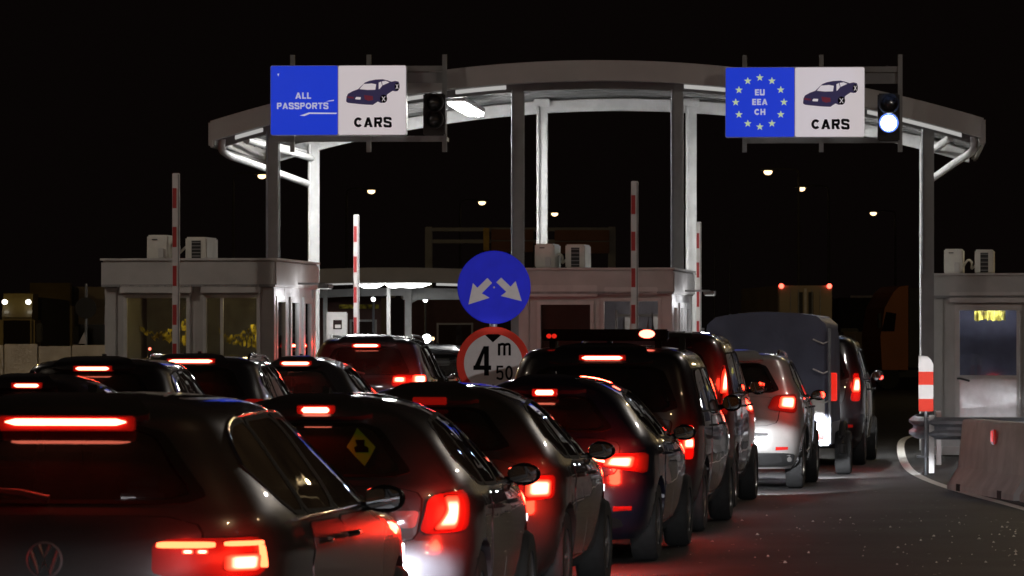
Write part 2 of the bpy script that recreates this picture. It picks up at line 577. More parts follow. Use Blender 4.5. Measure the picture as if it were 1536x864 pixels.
KIND = {
    'hatch': dict(L=4.3, H=1.48, W=1.80,
        yr=[(.13, .16), (.20, .05), (.30, 0), (.42, .01), (.47, .05), (.60, .07), (.665, .10), (.70, .14), (.80, .26), (.90, .40), (.945, .45), (.97, .54), (.985, .78), (.995, 1.2), (1, 1.7)],
        yf=[(.13, .20), (.20, .06), (.30, 0), (.45, 0), (.50, .04), (.55, .14), (.60, .45), (.635, .85), (.66, 1.12), (.70, 1.26), (.80, 1.6), (.90, 1.95), (.945, 2.15), (.97, 2.3), (.985, 2.42), (.995, 2.48), (1, 2.52)],
        w=[(.13, .86), (.20, .95), (.30, .985), (.40, 1), (.55, 1), (.62, .985), (.655, .955), (.69, .925), (.80, .79), (.86, .71), (.895, .645), (.925, .57), (.955, .475), (.975, .385), (.99, .27), (.996, .19), (1, .02)],
        side=[[(.60, 1.13), (.64, 1.22), (.74, 1.30), (.90, 1.335), (1.06, 1.345), (1.135, .97), (.95, .98), (.76, 1.03)],
              [(1.075, 1.346), (1.74, 1.368), (1.845, .957), (1.15, .97)],
              [(1.755, 1.368), (2.08, 1.352), (2.5, 1.20), (2.88, .945), (1.86, .955)]],
        rear=(.66, 1.04, .54, 1.325), belt=.96, screen=(.975, 1.36)),
    'wagon': dict(L=4.6, H=1.50, W=1.82,
        yr=[(.13, .16), (.20, .05), (.30, 0), (.42, .005), (.47, .03), (.60, .045), (.665, .08), (.70, .12), (.80, .22), (.90, .34), (.945, .38), (.97, .48), (.985, .75), (.995, 1.2), (1, 1.8)],
        yf=[(.13, .20), (.20, .06), (.30, 0), (.45, 0), (.50, .04), (.55, .14), (.60, .5), (.635, .95), (.66, 1.22), (.70, 1.36), (.80, 1.7), (.90, 2.05), (.945, 2.25), (.97, 2.4), (.985, 2.55), (.995, 2.65), (1, 2.72)],
        w=[(.13, .86), (.20, .95), (.30, .985), (.40, 1), (.55, 1), (.62, .985), (.66, .96), (.69, .935), (.80, .815), (.90, .70), (.94, .645), (.965, .575), (.98, .48), (.99, .36), (.996, .23), (1, .02)],
        side=[[(.50, 1.20), (.54, 1.28), (.64, 1.345), (.80, 1.38), (1.07, 1.395), (1.15, .985), (.95, .99), (.74, 1.05)],
              [(1.085, 1.396), (1.82, 1.405), (1.935, .968), (1.165, .985)],
              [(1.835, 1.405), (2.22, 1.39), (2.68, 1.20), (3.05, .955), (1.95, .967)]],
        rear=(.74, 1.06, .60, 1.375), belt=.97, screen=(.985, 1.38)),
    'suv': dict(L=4.4, H=1.68, W=1.86,
        yr=[(.15, .16), (.20, .06), (.3, 0), (.42, .01), (.5, .04), (.62, .07), (.68, .13), (.8, .23), (.9, .33), (.945, .36), (.97, .46), (.985, .72), (.995, 1.2), (1, 1.7)],
        yf=[(.15, .22), (.20, .07), (.30, 0), (.45, 0), (.52, .05), (.57, .16), (.62, .5), (.65, .9), (.675, 1.12), (.70, 1.22), (.80, 1.55), (.90, 1.9), (.945, 2.1), (.97, 2.25), (.985, 2.4), (.995, 2.5), (1, 2.58)],
        w=[(.15, .88), (.20, .95), (.30, .985), (.40, 1), (.55, 1), (.63, .985), (.67, .965), (.70, .94), (.80, .87), (.90, .79), (.94, .735), (.965, .66), (.98, .55), (.99, .41), (.996, .26), (1, .02)],
        side=[[(.52, 1.33), (.56, 1.43), (.66, 1.51), (.85, 1.535), (1.05, 1.543), (1.115, 1.115), (.90, 1.125), (.70, 1.20)],
              [(1.065, 1.544), (1.73, 1.558), (1.82, 1.10), (1.13, 1.115)],
              [(1.745, 1.558), (2.1, 1.545), (2.55, 1.36), (2.92, 1.09), (1.835, 1.10)]],
        rear=(.70, 1.17, .56, 1.53), belt=1.09, screen=(1.14, 1.54)),
    'van': dict(L=4.7, H=1.90, W=1.88,
        yr=[(.13, .14), (.20, .04), (.3, 0), (.45, .01), (.6, .03), (.68, .05), (.8, .10), (.9, .15), (.95, .19), (.97, .26), (.985, .48), (.995, 1.0), (1, 1.6)],
        yf=[(.13, .20), (.20, .06), (.30, 0), (.42, 0), (.48, .06), (.53, .25), (.57, .6), (.60, .85), (.63, 1.0), (.8, 1.5), (.9, 1.85), (.95, 2.05), (.97, 2.2), (.985, 2.4), (.995, 2.6), (1, 2.8)],
        w=[(.13, .88), (.20, .95), (.30, .985), (.40, 1), (.55, 1), (.62, .99), (.70, .96), (.80, .915), (.90, .855), (.95, .79), (.97, .72), (.985, .59), (.993, .44), (.998, .25), (1, .02)],
        side=[[(.40, 1.24), (.42, 1.58), (.50, 1.66), (1.32, 1.67), (1.32, 1.215), (.5, 1.215)],
              [(1.335, 1.67), (2.33, 1.67), (2.37, 1.20), (1.335, 1.215)],
              [(2.345, 1.67), (2.62, 1.63), (3.1, 1.38), (3.42, 1.20), (2.385, 1.20)]],
        rear=(.74, 1.22, .64, 1.68), belt=1.19, screen=(1.2, 1.7)),
}


class Shape:
    def __init__(self, kind, L, W, H):
        k = KIND[kind]
        self.L, self.W, self.H, self.k = L, W, H, k
        self.sy, self.sz = L / k['L'], H / k['H']
        self.yr = pchip([a * H for a, _ in k['yr']], [b for _, b in k['yr']])
        self.yf = pchip([a * H for a, _ in k['yf']], [L - b * self.sy for _, b in k['yf']])
        self.w = pchip([a * H for a, _ in k['w']], [b * W / 2 for _, b in k['w']])
        self.z0, self.z1 = k['w'][0][0] * H, H
        # rounded plan outline, flat at the tail and tapering to the nose
        mr, nr, mf, nf = (5.2, 9, 3.6, 8)
        if kind == 'van':
            mr, nr, mf, nf = (6.5, 12, 4.5, 9)
        th = np.linspace(0, 1, 900)
        xs1 = np.sin(th * np.pi / 2) ** (2 / mr); ys1 = -np.cos(th * np.pi / 2) ** (2 / nr)
        xs2 = np.cos(th * np.pi / 2) ** (2 / mf); ys2 = np.sin(th * np.pi / 2) ** (2 / nf)
        self.xn = np.concatenate([xs1, xs2[1:]]); self.yn = np.concatenate([ys1, ys2[1:]])
        tp = {'wagon': .065, 'hatch': .10, 'suv': .10, 'van': .07}[kind]
        self.xn = self.xn * (1 - tp * np.maximum(0, .5 * (self.yn + np.sqrt(self.yn ** 2 + .03))))
        seg = np.hypot(np.diff(self.xn) * .9, np.diff(self.yn) * L / 2)
        self.un = np.concatenate([[0], np.cumsum(seg)])
        self.U = self.un[-1]
        zs = np.linspace(self.z1 - .25, self.z1, 60)

    def S(self, u, z):
        u, z = np.broadcast_arrays(np.asarray(u, float), np.asarray(z, float))
        z = np.clip(z, self.z0, self.z1)
        a = np.minimum(np.abs(u), self.U)
        x = np.interp(a, self.un, self.xn) * np.sign(u) * self.w(z)
        yr, yf = self.yr(z), self.yf(z)
        y = (yr + yf) / 2 + np.interp(a, self.un, self.yn) * (yf - yr) / 2
        return np.stack([x, y, z], -1)

    def N(self, u, z):
        e = .004
        du = self.S(u + e, z) - self.S(u - e, z)
        dz = self.S(u, z + e) - self.S(u, z - e)
        n = np.cross(du, dz)
        n /= np.maximum(np.linalg.norm(n, axis=-1, keepdims=True), 1e-9)
        c = self.S(u, z) - np.array([0, self.L / 2, self.H * .45])
        s = np.sign((n * c).sum(-1, keepdims=True)); s[s == 0] = 1
        return n * s

    def uy(self, y, z):
        yr, yf = float(self.yr(z)), float(self.yf(z))
        yn = (y - (yr + yf) / 2) / ((yf - yr) / 2)
        return float(np.interp(yn, self.yn, self.un))

    def ux(self, x, z):
        """u on the tail for a given x"""
        r = min(abs(x) / float(self.w(z)), .999)
        k = len(self.xn) // 2
        return math.copysign(float(np.interp(r, self.xn[:k], self.un[:k])), x)

    def roof_z(self, x, y):
        lo, hi = self.H * .6, self.H
        for _ in range(30):
            z = (lo + hi) / 2
            w = float(self.w(z)); yr, yf = float(self.yr(z)), float(self.yf(z))
            yn = (y - (yr + yf) / 2) / ((yf - yr) / 2)
            ins = abs(yn) < 1 and abs(x) / w < np.interp(yn, self.yn, self.xn)
            lo, hi = (z, hi) if ins else (lo, z)
        return lo


def chaikin(p, n=2, cut=.25):
    for _ in range(n):
        q = []
        for i in range(len(p)):
            a, b = p[i], p[(i + 1) % len(p)]
            q.append((a[0] + (b[0] - a[0]) * cut, a[1] + (b[1] - a[1]) * cut))
            q.append((a[0] + (b[0] - a[0]) * (1 - cut), a[1] + (b[1] - a[1]) * (1 - cut)))
        p = q
    return p


def densify(p, step=.07):
    q = []
    for i in range(len(p)):
        a, b = p[i], p[(i + 1) % len(p)]
        n = max(1, int(math.hypot(b[0] - a[0], b[1] - a[1]) / step))
        q += [(a[0] + (b[0] - a[0]) * k / n, a[1] + (b[1] - a[1]) * k / n) for k in range(n)]
    return q


def centroid(p):
    a = cx = cy = 0
    for i in range(len(p)):
        x0, y0 = p[i]; x1, y1 = p[(i + 1) % len(p)]
        c = x0 * y1 - x1 * y0
        a += c; cx += (x0 + x1) * c; cy += (y0 + y1) * c
    return (cx / (3 * a), cy / (3 * a))


def inside(p, x, y):
    r = False
    n = len(p)
    for i in range(n):
        x0, y0 = p[i]; x1, y1 = p[(i + 1) % n]
        if (y0 > y) != (y1 > y) and x < (x1 - x0) * (y - y0) / (y1 - y0) + x0:
            r = not r
    return r


def patch(sh, poly, name, m, parent, off=.004, r0=0.0, r1=1.0, bulge=0.0, rim=.02, rings=5, step=.07, smooth=40):
    """a skin panel lying on the body surface, with a real edge"""
    c = centroid(poly)
    B = np.array(densify(poly, step)); C0 = np.array(c)
    rs = list(np.linspace(r0, r1, rings + 1))
    n = len(B)
    vs = []
    for r in rs:
        P = C0 + (B - C0) * r
        o = off + bulge * (1 - (r / max(r1, 1e-6)) ** 2)
        vs.append(sh.S(P[:, 0], P[:, 1]) + sh.N(P[:, 0], P[:, 1]) * o)
    if rim:
        P = C0 + (B - C0) * r1
        vs.append(sh.S(P[:, 0], P[:, 1]) + sh.N(P[:, 0], P[:, 1]) * (off - rim))
        if r0 > 0:
            P0 = C0 + (B - C0) * r0
            vs.insert(0, sh.S(P0[:, 0], P0[:, 1]) + sh.N(P0[:, 0], P0[:, 1]) * (off - rim))
    k0 = 0
    mb = MB()
    flat = [v for R in vs for v in R]
    fs = []
    for i in range(len(vs) - 1):
        for k in range(n):
            a, b, cc, d = i * n + k, i * n + (k + 1) % n, (i + 1) * n + (k + 1) % n, (i + 1) * n + k
            if r0 == 0 and i == 0:
                fs.append((a, cc, d))
            else:
                fs.append((a, b, cc, d))
    # outward facing
    i = (1 if r0 > 0 and rim else 0) + 1
    a, b, cc = flat[i * n], flat[i * n + 1], flat[(i + 1) * n + 1]
    nn = np.cross(b - a, cc - a)
    P = C0 + (B - C0) * rs[1]
    if nn.dot(sh.N(P[0:1, 0], P[0:1, 1])[0]) < 0:
        fs = [f[::-1] for f in fs]
    mb.add(flat, fs)
    o = mb.build(name, m, parent, smooth=smooth, recalc=False)
    if m.name.startswith(('brake_bulb', 'tail_lens')):
        at_ = o.data.attributes.new('bulb_glow', 'FLOAT_COLOR', 'POINT')
        hv = [1 - r for r in rs for _ in range(n)] + [0.0] * (len(flat) - n * len(rs))
        at_.data.foreach_set('color', [c for h_ in hv[:len(flat)] for c in (h_, h_, h_, 1.0)])
    return o


def seam_tube(sh, pts, name, m, parent, r=.008, off=.002):
    P = np.array(pts)
    q = sh.S(P[:, 0], P[:, 1]) + sh.N(P[:, 0], P[:, 1]) * off
    return MB().tube(q, r, 6).build(name, m, parent, smooth=60)


def mir(poly):
    return [(-u, z) for (u, z) in poly][::-1]


def make_wheel(r, root, x, y, side):
    w = MB().lathe([(r * .62, -.105), (r * .93, -.105), (r, -.075), (r, .075), (r * .93, .105), (r * .62, .105), (r * .6, .06), (r * .6, -.06), (r * .62, -.105)], (0, 0, 0), 'x', 32)
    wo = w.build('wheel', M['rubber'], root, smooth=40, loc=(x, y, r))
    rm = MB()
    s = side
    rm.lathe([(r * .66, .085 * s), (r * .63, .10 * s), (r * .57, .075 * s), (r * .55, 0)], (0, 0, 0), 'x', 32)
    rm.lathe([(r * .17, .06 * s), (r * .15, .085 * s), (.0001, .088 * s)], (0, 0, 0), 'x', 16)
    for k in range(5):
        a = 2 * math.pi * k / 5
        for da in (-.16, .16):
            p0 = Vector((.07 * s, math.cos(a) * r * .12, math.sin(a) * r * .12))
            p1 = Vector((.075 * s, math.cos(a + da) * r * .60, math.sin(a + da) * r * .60))
            rm.tube([p0, p1], [.022, .016], 6)
    rm.lathe([(.0001, .02 * s), (r * .58, .02 * s)], (0, 0, 0), 'x', 24)
    rm.build('rim', M['rim'], wo, smooth=40)
    return wo


def car(kind, label, cat, loc, heading, pm, group, L=None, W=None, H=None, lamps=(), brake=None, spoiler=.05, chrome=False,
        rails=False, cladding=False, wr=.32, gl='glass', head=0.0, pitch=28, drop=0.0, plate=.535, tail_power=28.0, antenna='fin', arch_trim=False, rack=False, quarter=True):
    """lamps: list of (name, polygon in (x, z) on the tail, material, bulge); mirrored left and right.
       brake: (half width, z, height, shape) high level brake lamp"""
    k = KIND[kind]
    L, W, H = L or k['L'], W or k['W'], H or k['H']
    sh = Shape(kind, L, W, H)
    sy, sz = sh.sy, sh.sz
    root = thing('parked_van' if cat == 'van' else 'queued_car', label, cat, loc, -heading, group)
    # --- windows in (u, z)
    wins = []
    for i, poly in enumerate(k['side']):
        q = [(sh.uy(y * sy, z * sz), z * sz) for (y, z) in poly]
        wins.append(('side_window', chaikin(q, 2, .07), M[gl] if i else M['glass_dark' if gl == 'glass_dark' else 'glass']))
    ub, zb, ut, zt = k['rear']
    rearw = chaikin([(-ub, zb * sz), (ub, zb * sz), (ut, zt * sz), (-ut, zt * sz)], 3, .10)
    zb2, zt2 = k['screen'][0] * sz, k['screen'][1] * sz
    fy = lambda z: float(sh.yf(z))
    ufr = lambda x, z: sh.U - abs(x)
    screen_half = [(sh.U - .62, zb2 + .02), (sh.U, zb2 + .02), (sh.U, zt2 - .02), (sh.U - .52, zt2 - .02)]
    # --- body grid
    zs = list(np.arange(sh.z0, H * .55, .034)) + list(np.arange(H * .55, H - .145, .021)) + [H - .14 + .14 * (1 - (1 - t) ** 2) for t in np.linspace(0, 1, 14)]
    zs = np.array(zs)
    us = np.concatenate([np.linspace(0, 1.1, 20), np.linspace(1.1, sh.U - .9, 88)[1:], np.linspace(sh.U - .9, sh.U, 16)[1:]])
    uall = np.concatenate([-us[::-1], us[1:]])
    UU, ZZ = np.meshgrid(uall, zs)
    P = sh.S(UU, ZZ)
    wy = (.83 * sy, L - .88)
    ar = wr + .055
    # wheel arches: pull the skin in inside the arch, snap the lip to a clean curve
    for yc in wy:
        dy, dz = P[..., 1] - yc, P[..., 2] - wr
        r = np.hypot(dy, dz)
        near = (np.abs(P[..., 0]) > W * .3) & (P[..., 2] < wr + ar + .1)
        snap = near & (np.abs(r - ar) < .022)
        f = np.where(snap, ar / np.maximum(r, 1e-6), 1)
        P[..., 1] = np.where(snap, yc + dy * f, P[..., 1])
        P[..., 2] = np.where(snap, wr + dz * f, P[..., 2])
        ins = near & (r < ar - .018)
        P[..., 0] = np.where(ins, np.sign(P[..., 0]) * (np.abs(P[..., 0]) - .24), P[..., 0])
    nz, nu = UU.shape
    cut = []
    for nm, q, m_ in wins:
        c = centroid(q)
        cut.append([(c[0] + (u - c[0]) * .945, c[1] + (z - c[1]) * .945) for u, z in q])
    c = centroid(rearw)
    rc = [(c[0] + (u - c[0]) * .93, c[1] + (z - c[1]) * .93) for u, z in rearw]
    scut = (sh.U - .58, zb2 + .05, zt2 - .05)
    fs = []
    for i in range(nz - 1):
        zc = (zs[i] + zs[i + 1]) / 2
        for j in range(nu - 1):
            uc = (uall[j] + uall[j + 1]) / 2
            au = abs(uc)
            if zc > H * .55:
                if au < .9 and inside(rc, uc, zc):
                    continue
                if au > scut[0] and scut[1] < zc < scut[2]:
                    continue
                if .7 < au < sh.U - .5 and any(inside(q, au, zc) for q in cut):
                    continue
            fs.append((i * nu + j, i * nu + j + 1, (i + 1) * nu + j + 1, (i + 1) * nu + j))
    body = MB().add(P.reshape(-1, 3), fs).build('body', pm, root, smooth=38)
    MB().box(-W * .36, W * .36, .35, L - .35, sh.z0 + .01, sh.z0 + .25).build('underbody', M['dark'], root)
    # --- glass with black surround
    for nm, q, m_ in wins:
        for qq in (q, mir(q)):
            wo = patch(sh, qq, nm, m_, root, off=.001, r1=.93, rim=0, rings=4, step=.1)
            patch(sh, qq, 'window_seal', M['seal'], wo, off=.004, r0=.91, r1=1.0, rim=.012, rings=2, step=.05)
    ro = patch(sh, rearw, 'rear_window', M[{'glass': 'glass_rear', 'glass_dark': 'glass_rear_dark'}.get(gl, gl)], root, off=.001, r1=.93, rim=0, rings=5, step=.1)
    patch(sh, rearw, 'window_seal', M['seal'], ro, off=.004, r0=.90, r1=1.0, rim=.012, rings=2, step=.05)
    # windscreen as one sheet
    uu = np.linspace(sh.U - .62, sh.U, 10); zz = np.linspace(zb2 + .02, zt2 - .02, 8)
    mb = MB(); row = np.concatenate([uu, -uu[::-1][1:]])
    A, Bz = np.meshgrid(row, zz)
    Q = sh.S(A, Bz) + sh.N(A, Bz) * .003
    nn = len(row)
    mb.add(Q.reshape(-1, 3), [(i * nn + j, i * nn + j + 1, (i + 1) * nn + j + 1, (i + 1) * nn + j) for i in range(len(zz) - 1) for j in range(nn - 1)])
    mb.build('windscreen', M['glass'], root, smooth=40)
    # --- doors
    bz = k['belt'] * sz
    cuts = [0, 1.14, 1.86, 2.95] if kind != 'van' else [0, 1.36, 2.36, 3.4]
    bot = .17 * H + .06
    for a, b, first in ((cuts[1], cuts[2], True), (cuts[2] + .03, cuts[3], False)):
        a, b = a * sy, b * sy
        low_a = max(a, wy[0] + ar + .05)
        low_b = min(b, wy[1] - ar - .05)
        pz = [(low_a, bot), (low_b, bot), (low_b + (b - low_b) * .3, .55 * bz), (b, bz - .03), (a, bz - .02), (a, .80 * bz)]
        if first:
            pz.append((a + (low_a - a) * .35, .60 * bz))
        q = [(sh.uy(y, z), z) for y, z in pz]
        q = chaikin(q, 1, .08)
        for qq, s in ((q, 1), (mir(q), -1)):
            dr = patch(sh, qq, 'door', pm, root, off=.005, rim=.02, rings=6, step=.08)
            patch(sh, qq, 'door_seal', M['seal'], dr, off=.0025, r0=.99, r1=1.022, rim=0, rings=2, step=.06)
            hy, hz = a + .14, bz - .11
            hp = [(s * sh.uy(hy + t, hz), hz) for t in (0, .03, .1, .17, .20)]
            X = np.array(hp)
            offs = np.array([.004, .035, .04, .035, .004])[:, None]
            MB().tube(sh.S(X[:, 0], X[:, 1]) + sh.N(X[:, 0], X[:, 1]) * offs, .012, 8).build('handle', M['chrome'] if chrome else pm, dr, smooth=60)
    # --- tailgate panel, bumper step, plate
    tg = chaikin([(-.60, .46 * H), (.60, .46 * H), (.66, zb * sz - .05), (-.66, zb * sz - .05)], 2, .12)
    tgo = patch(sh, tg, 'tailgate', pm, root, off=.004, rim=.02, rings=6)
    patch(sh, tg, 'tailgate_seal', M['seal'], tgo, off=.0025, r0=.99, r1=1.018, rim=0, rings=2, step=.06)
    patch(sh, chaikin([(-.72, .19 * H), (.72, .19 * H), (.66, .255 * H), (-.66, .255 * H)], 2, .15), 'bumper_trim', M['dark'], root, off=.008, rim=.03)
    patch(sh, chaikin([(-.50, .385 * H), (.50, .385 * H), (.50, .415 * H), (-.50, .415 * H)], 2, .15), 'bumper_step', M['dark'], root, off=.012, rim=.03)
    if cladding:
        patch(sh, chaikin([(-.93, .29), (.93, .29), (.90, .455), (-.90, .455)], 2, .12), 'bumper_guard', M['dark'], root, off=.012, rim=.03)
    for s in (-1, 1):
        patch(sh, [(s * (.60 + a), z) for a, z in ((0, .285 * H), (.16, .29 * H), (.16, .31 * H), (0, .31 * H))][::s], 'reflector', M['lens_dim'], root, off=.016, rim=.02, rings=2)
    if plate:
        pz = plate * H
        y0 = float(sh.yr(pz))
        pl = MB().cbox(-.26, .26, y0 - .018, y0 - .003, pz - .055, pz + .055, .004).build('licence_plate', M['white_plate'], root)
        MB().box(-.258, -.215, y0 - .0205, y0 - .0185, pz - .05, pz + .05).build('plate_band', M['sign_blue'], pl)
    # wiper
    zwb = zb * sz + .02
    yw = float(sh.yr(zwb))
    MB().tube([(0.0, yw - .035, zwb), (-.12, yw - .045 + .01, zwb + .03), (-.40, float(sh.yr(zwb + .05)) - .01, zwb + .05)], [.018, .012, .007], 8).build('wiper', M['dark'], root, smooth=60)
    # --- high level brake lamp and spoiler
    if spoiler:
        zt_s = zt * sz
        sp = chaikin([(-.58, zt_s + .012), (.58, zt_s + .012), (.50, H - .035), (-.50, H - .035)], 2, .15)
        patch(sh, sp, 'spoiler', pm, root, off=spoiler, rim=spoiler + .01, rings=6)
    if brake:
        hw, bzz, bh, cen, bm_ = brake
        yb = float(sh.yr(bzz))
        if spoiler:
            zz_ = np.linspace(zt * sz - .02, H - .04, 60)
            pz_ = sh.S(np.full(60, .02), zz_) + sh.N(np.full(60, .02), zz_) * spoiler
            yb = float(pz_[np.argmin(np.abs(pz_[:, 2] - bzz)), 1]) + spoiler
        dy_ = yb - float(sh.yr(bzz))
        n = 13
        mb = MB()
        X = np.linspace(-hw, hw, n) + cen
        fr, bk = [], []
        for i, x in enumerate(X):
            u = sh.ux(x, bzz)
            t = abs(i - (n - 1) / 2) / ((n - 1) / 2)
            hh = bh / 2 * (math.sqrt(max(0.02, 1 - t ** 30)))
            p = sh.S(u, bzz)
            yy_ = p[1] + dy_ - spoiler
            fr += [(x, yy_ - .030, bzz - hh), (x, yy_ - .030, bzz + hh)]
            bk += [(x, yy_ + .03, bzz - hh), (x, yy_ + .03, bzz + hh)]
        V = fr + bk; m2 = 2 * n
        f2 = []
        for i in range(n - 1):
            f2 += [(2 * i, 2 * i + 2, 2 * i + 3, 2 * i + 1), (2 * i, m2 + 2 * i, m2 + 2 * i + 2, 2 * i + 2), (2 * i + 1, 2 * i + 3, m2 + 2 * i + 3, m2 + 2 * i + 1)]
        mb.add(V, f2).build('brake_lamp', M[bm_], root, smooth=50)
        lamp('brake_lamp_light', 'AREA', tail_power * .45 * min(1.0, hw * 4), (1, .03, .015), root, (cen, yb - spoiler - .06, bzz),
             rot=(math.radians(90), 0, math.radians(180)) if False else (math.radians(-90), 0, 0), shape='RECTANGLE', size=hw * 2, size_y=.03)
        # housing round the lamp, lengthened by drop to stand in for its glow below
        MB().cbox(cen - hw - .03, cen + hw + .03, yb - spoiler - .014, yb - spoiler + .04, bzz - bh / 2 - .012 - drop, bzz + bh / 2 + .012, .006).build('glowing_housing', M['lens_dim'], root)
    # --- tail lamps
    for nm, poly, m_, bulge, power in lamps:
        q = chaikin([(sh.ux(x, z) if x <= .86 * W / 2 else sh.ux(.86 * W / 2, z) + (x - .86 * W / 2), z) for x, z in poly], 2, .13)
        for qq, s in ((q, 1), (mir(q), -1)):
            o = patch(sh, qq, nm, M[m_], root, off=.010 if nm == 'tail_lamp' else .028, bulge=bulge, rim=.035, rings=4, step=.03)
            if power:
                cx = sum(p[0] for p in qq) / len(qq); cz = sum(p[1] for p in qq) / len(qq)
                p = sh.S(cx, cz) + sh.N(np.array([cx]), np.array([cz]))[0] * .19
                lamp('tail_lamp_light', 'POINT', power * tail_power, (1, .028, .012), root, tuple(p), .09)
    # --- mirrors
    my, mz = (2.72 if kind != 'van' else 3.15) * sy, bz + (.03 if kind != 'van' else .08)
    for s in (-1, 1):
        x0 = float(sh.S(sh.uy(my, mz), mz)[0])
        mo = MB()
        mo.tube([(s * (x0 - .03), my, mz - .05), (s * (x0 + .07), my - .01, mz - .03)], [.03, .022], 8)
        hs = 1.25 if kind == 'van' else 1.0
        mo.ellipsoid((s * (x0 + .135), my + .01, mz), (.10, .06, .068 * hs), 16, 10)
        mo = mo.build('mirror', M['black_gloss'], root, smooth=70)
        prof = chaikin([(-.08, -.046 * hs), (.08, -.042 * hs), (.08, .046 * hs), (-.08, .05 * hs)], 2, .2)
        MB().prism([(s * (x0 + .135) + a, mz + b) for a, b in prof], 'y', my - .054, my - .042).build('mirror_glass', M['mirror'], mo)
    # --- wheels
    for yy in wy:
        for s in (-1, 1):
            make_wheel(wr, root, s * (W / 2 - .125), yy, s)
    if arch_trim:
        for yy in wy:
            for s in (-1, 1):
                pts = []
                for t in np.linspace(math.radians(-8), math.radians(188), 22):
                    y, z = yy + (ar + .015) * math.cos(t), max(wr + (ar + .015) * math.sin(t), sh.z0 + .02)
                    p = sh.S(s * sh.uy(y, z), z)
                    pts.append((p[0] + s * .004, p[1], p[2]))
                MB().tube(pts, .024, 8).build('wheel_arch_trim', M['dark'], root, smooth=60)
    # --- trims
    if chrome:
        for s in (-1, 1):
            seam_tube(sh, [(s * sh.uy(y * sy, bz + .004), bz + .004) for y in np.linspace(.85, 3.0, 14)], 'belt_trim', M['chrome'], root, .009, .008)
            tp = [(y, z + .008) for y, z in k['side'][0][:5]] + [(y, z + .010) for y, z in k['side'][1][1:2]] + [(y, z + .010) for y, z in k['side'][2][1:4]]
            top = [(s * sh.uy(y * sy, z * sz), z * sz) for y, z in soft(tp, 3)]
            seam_tube(sh, top, 'window_trim', M['chrome'], root, .009, .006)
    if rails:
        for s in (-1, 1):
            x = W * .315
            pts = [(s * x, y, sh.roof_z(x, y) + (.045 if 0 < i < 11 else -.01)) for i, y in enumerate(np.linspace(.78 * sy, 2.35 * sy, 12))]
            MB().tube(pts, .018, 8).build('roof_rail', M['chrome'] if chrome else M['steel_grey'], root, smooth=60)
    if rack:
        lb = MB().cbox(-.60, .60, .50, .62, H + .035, H + .145, .015)
        for s in (-1, 1):
            lb.box(s * .5 - .03, s * .5 + .03, .53, .59, sh.roof_z(.5, .56) - .02, H + .04)
        lb = lb.build('light_bar', M['black_gloss'], root)
        MB().ellipsoid((.40, .49, H + .10), (.075, .03, .04), 16, 8).build('marker_lamp', M['core_far'], lb, smooth=60)
        MB().tube([(.40, .55, H + .14), (.41, .56, H + .26)], [.008, .004], 6).build('whip_aerial', M['dark'], lb)
        for dx in (-.53, -.48):
            MB().ellipsoid((dx, .495, H + .08), (.025, .012, .022), 12, 6).build('marker_lamp', M['lens'], lb, smooth=60)
        for y in (1.7,):
            mb = MB()
            mb.cbox(-.72, .72, y - .03, y + .03, H + .07, H + .11, .01)
            for s in (-1, 1):
                zz = sh.roof_z(.6, y)
                mb.box(s * .62 - .03, s * .62 + .03, y - .025, y + .025, zz - .02, H + .075)
            mb.build('roof_bar', M['dark'], root)
    if antenna == 'fin':
        ya = .95 * sy
        MB().prism([(ya - .07, 0), (ya + .12, 0), (ya - .01, .055), (ya - .06, .06)], 'x', -.02, .02).build('antenna', pm, root, loc=(0, 0, sh.roof_z(0, ya) - .008))
    elif antenna == 'rod':
        ya = .75 * sy
        zz = sh.roof_z(0, ya)
        MB().tube([(0, ya, zz - .01), (0, ya - .12, zz + .22)], [.012, .004], 6).build('antenna', M['dark'], root)
    # --- interior
    sz_ = bz
    for x in (-.37, .37):
        st = MB()
        st.cbox(x - .24, x + .24, 1.95 * sy, 2.45 * sy, .38, .55, .06)
        st.cbox(x - .23, x + .23, 1.86 * sy, 1.99 * sy, .50, sz_ + .10, .05)
        st.cbox(x - .13, x + .13, 1.86 * sy, 1.95 * sy, sz_ + .13, sz_ + .31, .04)
        st.build('seat', M['seat'], root, smooth=40)
    bn = MB().cbox(-.62, .62, .98 * sy, 1.12 * sy, .45, sz_ + .06, .05).cbox(-.62, .62, 1.05 * sy, 1.5 * sy, .38, .52, .05)
    for x in (-.38, 0, .38):
        bn.cbox(x - .12, x + .12, 1.0 * sy, 1.08 * sy, sz_ + .08, sz_ + .22, .03)
    bn.build('rear_bench', M['seat'], root, smooth=40)
    MB().cbox(-.68, .68, L - 1.75 * sy, L - 1.25 * sy, .6, sz_ - .02, .05).build('dashboard', M['trim'], root)
    # --- headlamps, switched on
    for s in (-1, 1):
        q = [(sh.uy(y, z), z) for y, z in ((L - .55, .49 * H), (L - .16, .475 * H), (L - .10, .42 * H), (L - .38, .415 * H))]
        q = chaikin(q, 2, .15)
        hl = patch(sh, q if s > 0 else mir(q), 'headlamp', M['head'] if head else M['clear_lens'], root, off=.01, rim=.03)
        if head:
            lamp('headlamp_beam', 'SPOT', head, (.93, .95, 1.0), root, (s * W * .36, L + .06, .435 * H), .06,
                 rot=(math.radians(90 - pitch), 0, 0), spot_size=math.radians(56), spot_blend=.12)
    return root, sh


# ------------------------------------------------------------------ ground and road
structure('ground', MB().add([(-900, -300, 0), (900, -300, 0), (900, 2500, 0), (-900, 2500, 0)], [(0, 1, 2, 3)]), M['asphalt'])


